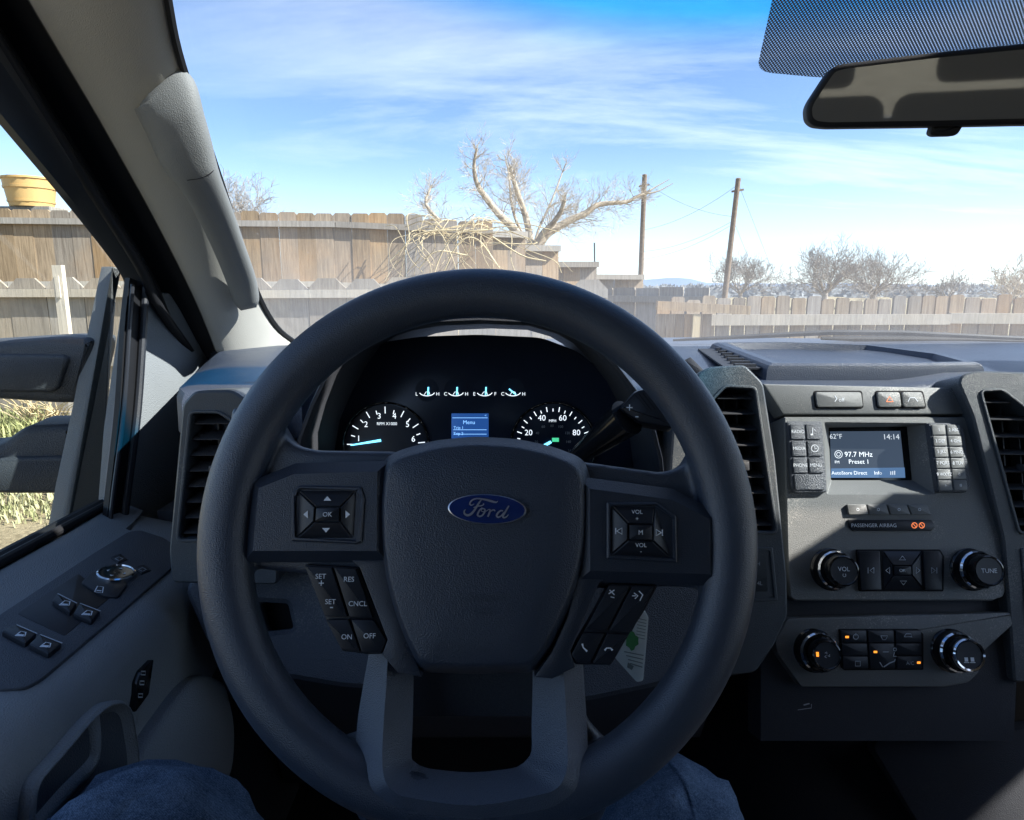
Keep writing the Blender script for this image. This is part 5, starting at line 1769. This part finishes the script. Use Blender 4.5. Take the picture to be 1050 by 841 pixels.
# yellow tub on the back fence
_a, _b = gp(-520, YB0), gp(512, YB1); _r = gp(33, 10.0); _k = (_b.y - _a.y) / (_b.x - _a.x)
YTUB = 10.0 * (_a.y - _k * _a.x) / (10.0 - _k * _r.x) + .38
tubm = simple('yellow_tub_plastic', (.56, .37, .15), .6)
tub = thing('plastic_tub', 'yellow ribbed tub standing on top of the tall fence', 'tub', Vector((at_y(33, 211, YTUB).x, YTUB, hz(213, YTUB))))
tz = hz(213, YTUB); th_ = hz(183, YTUB) - tz
tf = Frame(Vector((at_y(33, 211, YTUB).x, CAM.y + YTUB, tz)), (0, 0, 1), (0, 1, 0))
w_ = (at_y(57, 200, YTUB).x - at_y(9, 200, YTUB).x) / 2
mb = MB()
mb.lathe(tf, 0, 0, [(w_ * .80, 0), (w_ * .83, th_ * .15), (w_ * .86, th_ * .15), (w_ * .87, th_ * .22), (w_ * .85, th_ * .22), (w_ * .92, th_ * .62), (w_ * .96, th_ * .62), (w_ * .97, th_ * .70), (w_ * .94, th_ * .70), (w_ * .97, th_ * .93), (w_ * 1.02, th_ * .93), (w_ * 1.02, th_), (w_ * .95, th_), (w_ * .9, th_ * .6), (w_ * .78, th_ * .06)], 36, 0, cap=True, flute=(0, 10, .012, 18))
mb.build('body', tubm, tub, angle=40)
# a small block behind the tub so that it stands on something
mb = MB(); mb.tint = (.9, .9, .9)
mb.box(Vector((tub.location.x, YTUB + .01, tz / 2)), (.9, .5, tz - .004))
mb.build('stack_of_boards', M['woodgrey'], None, 20, 'weathered crate behind the tall fence carrying the yellow tub', 'crate')

# ------------------------------------------------------------------ bare trees
def barkmat(name, a, b):
    m, nt, out = newmat(name)
    bs_ = nt.nodes.new('ShaderNodeBsdfPrincipled'); bs_.inputs['Roughness'].default_value = .9
    geo = nt.nodes.new('ShaderNodeNewGeometry')
    n = N(nt, 'ShaderNodeTexNoise', Scale=7.0, Detail=6.0); nt.links.new(geo.outputs['Position'], n.inputs['Vector'])
    cr = nt.nodes.new('ShaderNodeValToRGB'); cr.color_ramp.elements[0].color = (*a, 1); cr.color_ramp.elements[1].color = (*b, 1)
    cr.color_ramp.elements[0].position = .3; cr.color_ramp.elements[1].position = .7
    nt.links.new(n.outputs['Fac'], cr.inputs['Fac']); nt.links.new(cr.outputs['Color'], bs_.inputs['Base Color']); nt.links.new(bs_.outputs[0], out.inputs['Surface'])
    return m
M['bark'] = barkmat('pale_bark', (.26, .20, .14), (.58, .50, .39))
M['twig'] = barkmat('pale_twigs', (.42, .35, .27), (.64, .56, .45))
M['darkbark'] = barkmat('grey_bark', (.10, .085, .07), (.20, .17, .14))
M['greytwig'] = barkmat('grey_twigs', (.26, .23, .20), (.42, .37, .32))  # haze over the far trees is put into this paler tone
M['straw'] = barkmat('straw_stems', (.42, .33, .18), (.66, .54, .34))
M['pole'] = barkmat('pole_timber', (.15, .11, .08), (.24, .18, .13))

def grow(mb, rg, p, d, length, rad_, depth, up=.25, spread=.6, minr=.004, seg=4):
    pts = [p]; rr = [rad_]
    n = 4
    q = p.copy(); dd = d.normalized()
    for k in range(n):
        dd = (dd + Vector((rg.gauss(0, .14), rg.gauss(0, .14), rg.gauss(0, .12) + up * .10))).normalized()
        q = q + dd * length / n
        pts.append(q.copy()); rr.append(rad_ * (1 - .5 * (k + 1) / n))
    mb.tube(pts, [max(minr, r) for r in rr], seg if depth > 1 else 3, caps=False)
    if depth <= 0: return
    nb = rg.choice((2, 3, 3)) + (1 if depth > 2 else 0)
    for k in range(nb):
        t = rg.uniform(.35, 1.0) if k else 1.0
        i = min(n, int(t * n)); base = pts[i]
        a = rg.uniform(0, 2 * math.pi)
        side = dd.orthogonal().normalized()
        side = side * math.cos(a) + dd.cross(side) * math.sin(a)
        nd = (dd + side * rg.uniform(.4, 1.2) * spread + Vector((0, 0, up * .5))).normalized()
        grow(mb, rg, base, nd, length * rg.uniform(.55, .85), max(minr, rr[i] * .55), depth - 1, up, spread, minr, seg)

def crown_along(mb, rg, path, r0, r1, every, length, depth, up, minr):
    n = len(path)
    for i in range(2, n, 2):
        for _ in range(every):
            t = i / (n - 1)
            d = (path[i] - path[i - 1]).normalized()
            a = rg.uniform(0, 2 * math.pi)
            s = d.orthogonal().normalized(); s = s * math.cos(a) + d.cross(s) * math.sin(a)
            grow(mb, rg, path[i], d * .5 + s + Vector((0, 0, .35)), length * (1.15 - .65 * t) * rg.uniform(.5, 1.1), rg.uniform(.006, .016), depth, up, .6, minr, 4)

YT = 19.0
big = thing('bare_tree', 'big pale bare tree with thick spreading limbs beyond the tall fence', 'tree', gp(545, YT))
def TP(px, py, dy=0): return at_y(px, py, YT + dy)
rg = random.Random(21)
limbs = [
    ([(548, 262), (528, 236), (511, 219), (497, 201), (489, 188), (486, 170), (489, 152)], .17, .04, -.6),
    ([(546, 256), (540, 226), (536, 213), (530, 195), (526, 183), (523, 172)], .14, .06, .5),
    ([(548, 256), (556, 240), (564, 232), (574, 219), (579, 205)], .13, .07, -.9),
    ([(549, 258), (560, 241), (572, 233), (586, 225), (600, 219), (611, 211), (623, 208.5), (643, 207), (652, 202), (660, 199)], .17, .045, .6),
    ([(544, 262), (520, 252), (490, 247), (466, 237), (448, 224), (438, 212), (437, 204), (443, 190)], .13, .035, 1.2),
    ([(547, 258), (552, 236), (566, 205), (580, 168)], .06, .02, 1.5),
    ([(546, 260), (530, 228), (524, 205), (522, 180), (518, 160)], .07, .02, 1.8)]
mbt = MB(); mbc = MB()
trunk_top = TP(547, 262)
mbt.tube([gp(546, YT), gp(546, YT).lerp(trunk_top, .5), trunk_top], [.34, .28, .24], 12)
for path, r0, r1, dy in limbs:
    P = smooth_path([TP(x_, y_, dy * k / len(path)) for k, (x_, y_) in enumerate(path)], 4)
    rs_ = [.75 * r0 + .75 * (r1 - r0) * i / (len(P) - 1) for i in range(len(P))]
    mbt.tube(P, rs_, 10)
    crown_along(mbc, rg, P[3:], r0, r1, 4, .58, 3, .12, .0026)
    grow(mbc, rg, P[-1], (P[-1] - P[-2]), .12, r1 * .5, 3, .10, .8, .0026)
for tip in ([(660, 199), (672, 192), (686, 184)], [(660, 199), (675, 196), (690, 188)]):
    mbc.tube(smooth_path([TP(x_, y_, .6) for x_, y_ in tip], 4), [.03, .027, .024, .022, .02, .018, .014, .012, .01], 5)
mbt.build('trunk', M['bark'], big, angle=60)
mbc.build('crown', M['twig'], big, angle=60)

def tree(px, y, top, label, spread_px, seed, mat, limbs_n=5, depth=4, minr=.012, trunk_frac=.3, lean=0.0, r0=.16):
    b_ = gp(px, y)
    root = thing('bare_tree', label, 'tree', b_, 'bare trees beyond the fences')
    H = hz(top, y)
    rg = random.Random(seed)
    mt = MB(); mc_ = MB()
    tt = b_ + Vector((lean * H, 0, H * trunk_frac))
    mt.tube([b_, b_.lerp(tt, .5) + Vector((.03, 0, 0)), tt], [r0 * 1.2, r0, r0 * .85], 8)
    hw = spread_px * y / F
    for k in range(limbs_n):
        a = 2 * math.pi * k / limbs_n + rg.random()
        out_ = Vector((math.cos(a), math.sin(a), 0)) * hw * .55
        d = out_ + Vector((0, 0, (H - tt.z) * rg.uniform(.45, .8)))
        grow(mc_, rg, tt + Vector((0, 0, -rg.random() * .3 * H * trunk_frac)), d, d.length * .50, r0 * .42, depth, .25, .9, minr, 4)
    mt.build('trunk', mat, root, angle=60)
    mc_.build('crown', mat, root, angle=60)
    return root
tree(252, 17.5, 160, 'small bare tree rising above the tall fence beside the windscreen pillar', 78, 5, M['greytwig'], 11, 5, .0034, .60, 0, .045)
tree(752, 58, 262, 'bare tree behind the leaning pole, left of the tree pair', 52, 6, M['greytwig'], 9, 5, .009, .30, 0, .20)
tree(836, 52, 250, 'wide bare tree, first of the pair right of the poles', 62, 8, M['greytwig'], 10, 5, .009, .28, 0, .26)
tree(884, 55, 256, 'wide bare tree, second of the pair right of the poles', 62, 14, M['greytwig'], 10, 5, .009, .28, 0, .26)
tree(958, 75, 285, 'low grey bare tree on the right horizon below the mirror', 40, 16, M['greytwig'], 8, 4, .016, .25, 0, .2)
tree(1028, 50, 276, 'dense tan bare tree at the far right edge', 55, 17, M['twig'], 10, 4, .014, .2, 0, .2)

# dry vine hanging over the tall fence
vine = MB()
rg = random.Random(33)
YV = YB1 - .45
for k in range(38):
    x0 = rg.uniform(420, 520); y0 = rg.uniform(226, 240)
    x1 = x0 + rg.gauss(0, 42); y1 = rg.uniform(245, 300)
    mx_ = (x0 + x1) / 2 + rg.gauss(0, 22); my = min(y0, y1) + rg.uniform(-12, 18)
    pts_ = [at_y(x0, y0, YV + rg.uniform(-.2, .3)), at_y(mx_, my, YV - rg.uniform(.1, .6)), at_y((mx_ + x1) / 2 + rg.gauss(0, 8), (my + y1) / 2, YV - rg.uniform(.2, .7)), at_y(x1, y1, YV - rg.uniform(.1, .5))]
    r_ = rg.uniform(.003, .009)
    vine.tube(smooth_path(pts_, 6), r_, 5)
for k in range(14):
    x0 = rg.uniform(395, 520); y0 = 229 + rg.gauss(0, 3)
    x1 = x0 + rg.uniform(-60, 70)
    vine.tube(smooth_path([at_y(x0, y0, YV), at_y((x0 + x1) / 2, y0 - rg.uniform(-3, 9), YV - .2), at_y(x1, y0 + rg.uniform(0, 22), YV - .3)], 6), rg.uniform(.004, .010), 5)
for p0 in ([(505, 243), (535, 262), (560, 268)], [(440, 300), (452, 262), (470, 240), (500, 236)], [(400, 268), (430, 240), (470, 236)], [(450, 290), (470, 250), (490, 246), (512, 275)], [(430, 275), (448, 258), (480, 262)]):
    vine.tube(smooth_path([at_y(x_, y_, YV - .5) for x_, y_ in p0], 6), .014, 6)
# rooted to the ground behind the near fence
vine.tube([at_y(470, 300, YV - .4), gp(468, YV - .3)], .03, 6)
vine.tube([at_y(446, 296, YV - .4), gp(455, YV - .3)], .025, 6)
vine.build('dry_vine', M['straw'], None, 60, 'tangle of straw-coloured bare vine hanging over the tall fence', 'vine')

# ------------------------------------------------------------------ poles and wires
YP = 34.0
def pole(label, top, bot, y, r):
    a = at_y(*bot, y); b_ = at_y(*top, y)
    d = (b_ - a).normalized()
    g_ = a - d * ((a.z - GZ) / d.z)
    root = thing('utility_pole', label, 'pole', g_, 'utility poles')
    mb = MB(); mb.tube([g_, g_.lerp(b_, .5), b_], [r * 1.25, r * 1.1, r], 12)
    mb.build('shaft', M['pole'], root, angle=50)
    mb = MB(); mb.bar(b_ + Vector((-.25, 0, -.5)), b_ + Vector((.25, 0, -.42)), .08, .08)
    mb.lathe(Frame(b_, (0, 0, 1), (0, 1, 0)), 0, 0, [(r * 1.05, -.05), (r * 1.05, .03), (r * .5, .06)], 12)
    mb.build('cap', M['pole'], root)
    return b_
pt1 = pole('upright wooden utility pole right of the pale tree', (661, 180), (657, 285), YP, .115)
pt2 = pole('leaning wooden utility pole further right, above the low fence', (757, 184), (743, 305), 30.0, .105)
cable = simple('wire_cable', (.04, .04, .045), .6)
def wire(label, a, b, sag, r=.006):
    mb = MB()
    mb.tube([a.lerp(b, t / 12) - Vector((0, 0, sag * 4 * (t / 12) * (1 - t / 12))) for t in range(13)], r, 4)
    mb.build('overhead_wire', cable, None, 60, label, 'wire', 'wires between the poles')
P2 = lambda px, py: at_y(px, py, 30.0)
P1_ = lambda px, py: at_y(px, py, YP)
wire('thin wire from the top of the leaning pole down to the upright pole', P2(756, 190), P1_(659, 236), .3)
wire('thin wire from the top of the upright pole to the middle of the leaning pole', P1_(661, 186), P2(750, 222), .3)
wire('lower pair of wires between the poles, upper one', P2(749, 228), P1_(658, 258), .25)
wire('lower pair of wires between the poles, lower one', P2(748, 232), P1_(657.5, 266), .25)
wire('guy wire slanting from the leaning pole into the trees', P2(757, 188), gp(806, 33.0), .0, .006)
wire('second, steeper guy wire beside the leaning pole', P2(752, 226), gp(788, 32.0), .0, .006)
mb = MB(); mb.tube([gp(609.5, 17.4), at_y(609.5, 249, 17.4)], .02, 6)
mb.build('metal_stake', cable, None, 60, 'thin dark stake rising above the stepped fence', 'stake')

# ------------------------------------------------------------------ ground, hills
def groundmat():
    m, nt, out = newmat('dry_yard_ground')
    L = nt.links.new
    b = nt.nodes.new('ShaderNodeBsdfPrincipled'); b.inputs['Roughness'].default_value = .95; b.inputs['Specular IOR Level'].default_value = .1
    geo = nt.nodes.new('ShaderNodeNewGeometry')
    n = N(nt, 'ShaderNodeTexNoise', Scale=1.1, Detail=8.0, Roughness=.7); L(geo.outputs['Position'], n.inputs['Vector'])
    n2 = N(nt, 'ShaderNodeTexNoise', Scale=22.0, Detail=6.0, Roughness=.75); L(geo.outputs['Position'], n2.inputs['Vector'])
    ad = N(nt, 'ShaderNodeMath', _operation='MULTIPLY_ADD'); ad.inputs[1].default_value = .5; L(n2.outputs['Fac'], ad.inputs[0])
    hf = N(nt, 'ShaderNodeMath', _operation='MULTIPLY'); hf.inputs[1].default_value = .5; L(n.outputs['Fac'], hf.inputs[0]); L(hf.outputs[0], ad.inputs[2])
    cr = nt.nodes.new('ShaderNodeValToRGB'); e = cr.color_ramp.elements
    e[0].position = .36; e[0].color = (.13, .10, .06, 1); e[1].position = .62; e[1].color = (.50, .42, .27, 1)
    L(ad.outputs[0], cr.inputs['Fac']); L(cr.outputs['Color'], b.inputs['Base Color'])
    bp = N(nt, 'ShaderNodeBump', Strength=.8, Distance=.05); L(n2.outputs['Fac'], bp.inputs['Height']); L(bp.outputs['Normal'], b.inputs['Normal'])
    L(b.outputs[0], out.inputs['Surface'])
    return m
mb = MB()
S_ = 9000
mb.add([(-S_, -S_, 0), (S_, -S_, 0), (S_, S_, 0), (-S_, S_, 0)], [(0, 1, 2, 3)])
gr = mb.build('ground', groundmat(), None, kind='structure')
hillm = simple('hazy_blue_slopes', (.20, .26, .35), 1.0, spec=0)  # haze of distance is put into the blue-grey base colour
mb = MB()
rg = random.Random(2)
def ridge_h(px):
    k = math.sin(px * .011) * 2.6 + math.sin(px * .029 + 1) * 1.6 + math.sin(px * .083) * .7
    base = 288.5 if px < 720 else 291
    if 640 < px < 720: base -= 1.8 * math.exp(-((px - 690) / 22) ** 2)
    return base - k * .45
cols = [i for i in range(-300, 1500, 12)]
YR = 5200
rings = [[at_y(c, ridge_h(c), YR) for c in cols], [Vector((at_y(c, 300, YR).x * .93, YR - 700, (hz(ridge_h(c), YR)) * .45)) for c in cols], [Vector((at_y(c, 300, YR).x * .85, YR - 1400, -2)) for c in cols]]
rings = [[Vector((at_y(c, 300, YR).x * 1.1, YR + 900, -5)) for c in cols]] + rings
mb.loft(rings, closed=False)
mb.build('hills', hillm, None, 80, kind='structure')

# weeds by the fence on the left, seen through the side window
weedm = barkmat('dry_weeds', (.24, .25, .11), (.48, .46, .28))
weedg = barkmat('green_weeds', (.20, .22, .08), (.42, .43, .20))
def weeds(name, mat, n, region, hmin, hmax, seed, label):
    rg = random.Random(seed)
    mb = MB()
    for k in range(n):
        px = rg.uniform(*region[0]); y = rg.uniform(*region[1])
        c = gp(px, y)
        for j in range(7):
            a = rg.uniform(0, 6.28); h = rg.uniform(hmin, hmax); l = rg.uniform(.2, .8) * h
            d = Vector((math.cos(a), math.sin(a), 0)); s = Vector((-d.y, d.x, 0)) * rg.uniform(.004, .012)
            b0 = c + Vector((rg.gauss(0, .05), rg.gauss(0, .05), 0))
            p1 = b0 + d * l * .4 + Vector((0, 0, h * .7)); p2 = b0 + d * l + Vector((0, 0, h))
            mb.add([b0 - s, b0 + s, p1 + s * .7, p1 - s * .7, p2], [(0, 1, 2, 3), (3, 2, 4)])
    o = mb.build(name, mat, None, 80, label, 'weeds', kind='stuff')
    return o
weeds('dry_grass', weedm, 1500, ((-120, 160), (4.6, 8.4)), .02, .085, 1, 'dry straw-coloured grass on the ground below the side mirror')
weeds('green_weeds', weedg, 170, ((-100, 45), (7.2, 8.5)), .08, .24, 2, 'green weeds growing along the foot of the fence')
mb = MB(); rg = random.Random(9)
for k in range(60):
    c = at_y(rg.uniform(25, 72), 432, 7.8); c.z = rg.uniform(0, .12)
    d = Vector((rg.uniform(-.5, .5), rg.uniform(-.25, .25), rg.uniform(.08, .42)))
    mb.tube([c, c + d * .5 + Vector((0, 0, .06)), c + d], [.010, .007, .004], 4)
mb.build('brushwood', M['straw'], None, 60, 'small heap of dry tan branches on the ground above the lower mirror', 'brushwood')

# ================================================================== light and sky
SUN_AZ, SUN_EL = R(105), R(40)          # azimuth clockwise from straight ahead (to the right)
sd = Vector((math.sin(SUN_AZ) * math.cos(SUN_EL), math.cos(SUN_AZ) * math.cos(SUN_EL), math.sin(SUN_EL)))
sl = bpy.data.lights.new('sun', 'SUN'); sl.energy = 4.6; sl.angle = R(.5); sl.color = (1.0, .94, .85)
so = bpy.data.objects.new('sun', sl); COL.objects.link(so); so.location = CAM + sd * 30
so.rotation_euler = sd.to_track_quat('Z', 'Y').to_euler()
w = bpy.data.worlds.new('World'); SC.world = w; w.use_nodes = True
nt = w.node_tree
for n in list(nt.nodes): nt.nodes.remove(n)
L = nt.links.new
out = nt.nodes.new('ShaderNodeOutputWorld'); bg = nt.nodes.new('ShaderNodeBackground')
sky = nt.nodes.new('ShaderNodeTexSky'); sky.sky_type = 'NISHITA'; sky.sun_disc = False
sky.sun_elevation = SUN_EL; sky.sun_rotation = SUN_AZ; sky.altitude = 1800; sky.air_density = 1.0; sky.dust_density = .6; sky.ozone_density = 3.0
tc = nt.nodes.new('ShaderNodeTexCoord')
sep = nt.nodes.new('ShaderNodeSeparateXYZ'); L(tc.outputs['Generated'], sep.inputs[0])
zz = N(nt, 'ShaderNodeMath', _operation='ADD'); zz.inputs[1].default_value = .13; L(sep.outputs['Z'], zz.inputs[0])
mxz = N(nt, 'ShaderNodeMath', _operation='MAXIMUM'); mxz.inputs[1].default_value = .03; L(zz.outputs[0], mxz.inputs[0])
dx = N(nt, 'ShaderNodeMath', _operation='DIVIDE'); L(sep.outputs['X'], dx.inputs[0]); L(mxz.outputs[0], dx.inputs[1])
dy = N(nt, 'ShaderNodeMath', _operation='DIVIDE'); L(sep.outputs['Y'], dy.inputs[0]); L(mxz.outputs[0], dy.inputs[1])
cb = nt.nodes.new('ShaderNodeCombineXYZ'); L(dx.outputs[0], cb.inputs[0]); L(dy.outputs[0], cb.inputs[1])
mp = N(nt, 'ShaderNodeMapping'); mp.inputs['Rotation'].default_value = (0, 0, R(12)); mp.inputs['Scale'].default_value = (.35, 1.05, 1); mp.inputs['Location'].default_value = (1.7, .4, 0)
L(cb.outputs[0], mp.inputs['Vector'])
n1 = N(nt, 'ShaderNodeTexNoise', Scale=1.25, Detail=9.0, Roughness=.62, Distortion=.55); L(mp.outputs[0], n1.inputs['Vector'])
cr = nt.nodes.new('ShaderNodeValToRGB'); cr.color_ramp.elements[0].position = .45; cr.color_ramp.elements[0].color = (0, 0, 0, 1)
cr.color_ramp.elements[1].position = .74; cr.color_ramp.elements[1].color = (.75, .75, .75, 1)
L(n1.outputs['Fac'], cr.inputs['Fac'])
# thicker towards the sun side and low down
ad = N(nt, 'ShaderNodeMapRange'); ad.inputs['From Min'].default_value = -.6; ad.inputs['From Max'].default_value = .7; ad.inputs['To Min'].default_value = .12; ad.inputs['To Max'].default_value = 1.2
L(sep.outputs['X'], ad.inputs['Value'])
ml = N(nt, 'ShaderNodeMath', _operation='MULTIPLY', _use_clamp=True); L(cr.outputs['Color'], ml.inputs[0]); L(ad.outputs['Result'], ml.inputs[1])
lo = N(nt, 'ShaderNodeMapRange', _interpolation_type='SMOOTHSTEP'); lo.inputs['From Min'].default_value = 0; lo.inputs['From Max'].default_value = .22; lo.inputs['To Min'].default_value = .38; lo.inputs['To Max'].default_value = 0
L(sep.outputs['Z'], lo.inputs['Value'])
mx = N(nt, 'ShaderNodeMath', _operation='MAXIMUM'); L(ml.outputs[0], mx.inputs[0]); L(lo.outputs['Result'], mx.inputs[1])
mixc = N(nt, 'ShaderNodeMix', _data_type='RGBA'); L(mx.outputs[0], mixc.inputs[0]); L(sky.outputs[0], mixc.inputs[6]); mixc.inputs[7].default_value = (7.0, 7.3, 7.8, 1)
L(mixc.outputs[2], bg.inputs['Color']); bg.inputs['Strength'].default_value = .09
L(bg.outputs[0], out.inputs['Surface'])

SC.view_settings.view_transform = 'Standard'
SC.view_settings.look = 'None'
SC.view_settings.exposure = 1.6
SC.view_settings.gamma = 1.0
SC.view_settings.use_curve_mapping = False
SC.render.engine = 'CYCLES'
SC.cycles.use_denoising = True
SC.cycles.max_bounces = 10
SC.cycles.diffuse_bounces = 5
SC.cycles.transparent_max_bounces = 16
SC.cycles.sample_clamp_indirect = 4.0
SC.cycles.caustics_reflective = False
SC.cycles.caustics_refractive = False

# far scrub and tree belt, distance haze put into its grey-blue colour
mb = MB(); rg = random.Random(44)
for k in range(1500):
    y = rg.uniform(110, 520); x = rg.uniform(-.6, 1.0) * y
    c = Vector((x, y, 0)); h = rg.uniform(.6, 3.0) * y / 200; wd = rg.uniform(1.5, 4.0)
    for j in range(16):
        a = rg.uniform(0, 6.28); r = wd * math.sqrt(rg.random())
        p = c + Vector((r * math.cos(a), r * math.sin(a), 0)); hh = h * (1 - .5 * (r / wd) ** 2) * rg.uniform(.6, 1)
        s = Vector((rg.uniform(.2, .6), rg.uniform(-.2, .2), 0))
        mb.add([p - s, p + s, p + s * 1.4 + Vector((0, 0, hh * .6)), p + Vector((rg.uniform(-.3, .3), 0, hh)), p - s * 1.5 + Vector((0, 0, hh * .55))], [(0, 1, 2, 3, 4)])
mb.build('distant_treeline', barkmat('hazy_scrub', (.20, .22, .24), (.34, .35, .36)), None, 80, 'haze-greyed scrub and bare trees on the far plain beyond the fences', 'treeline', kind='stuff')
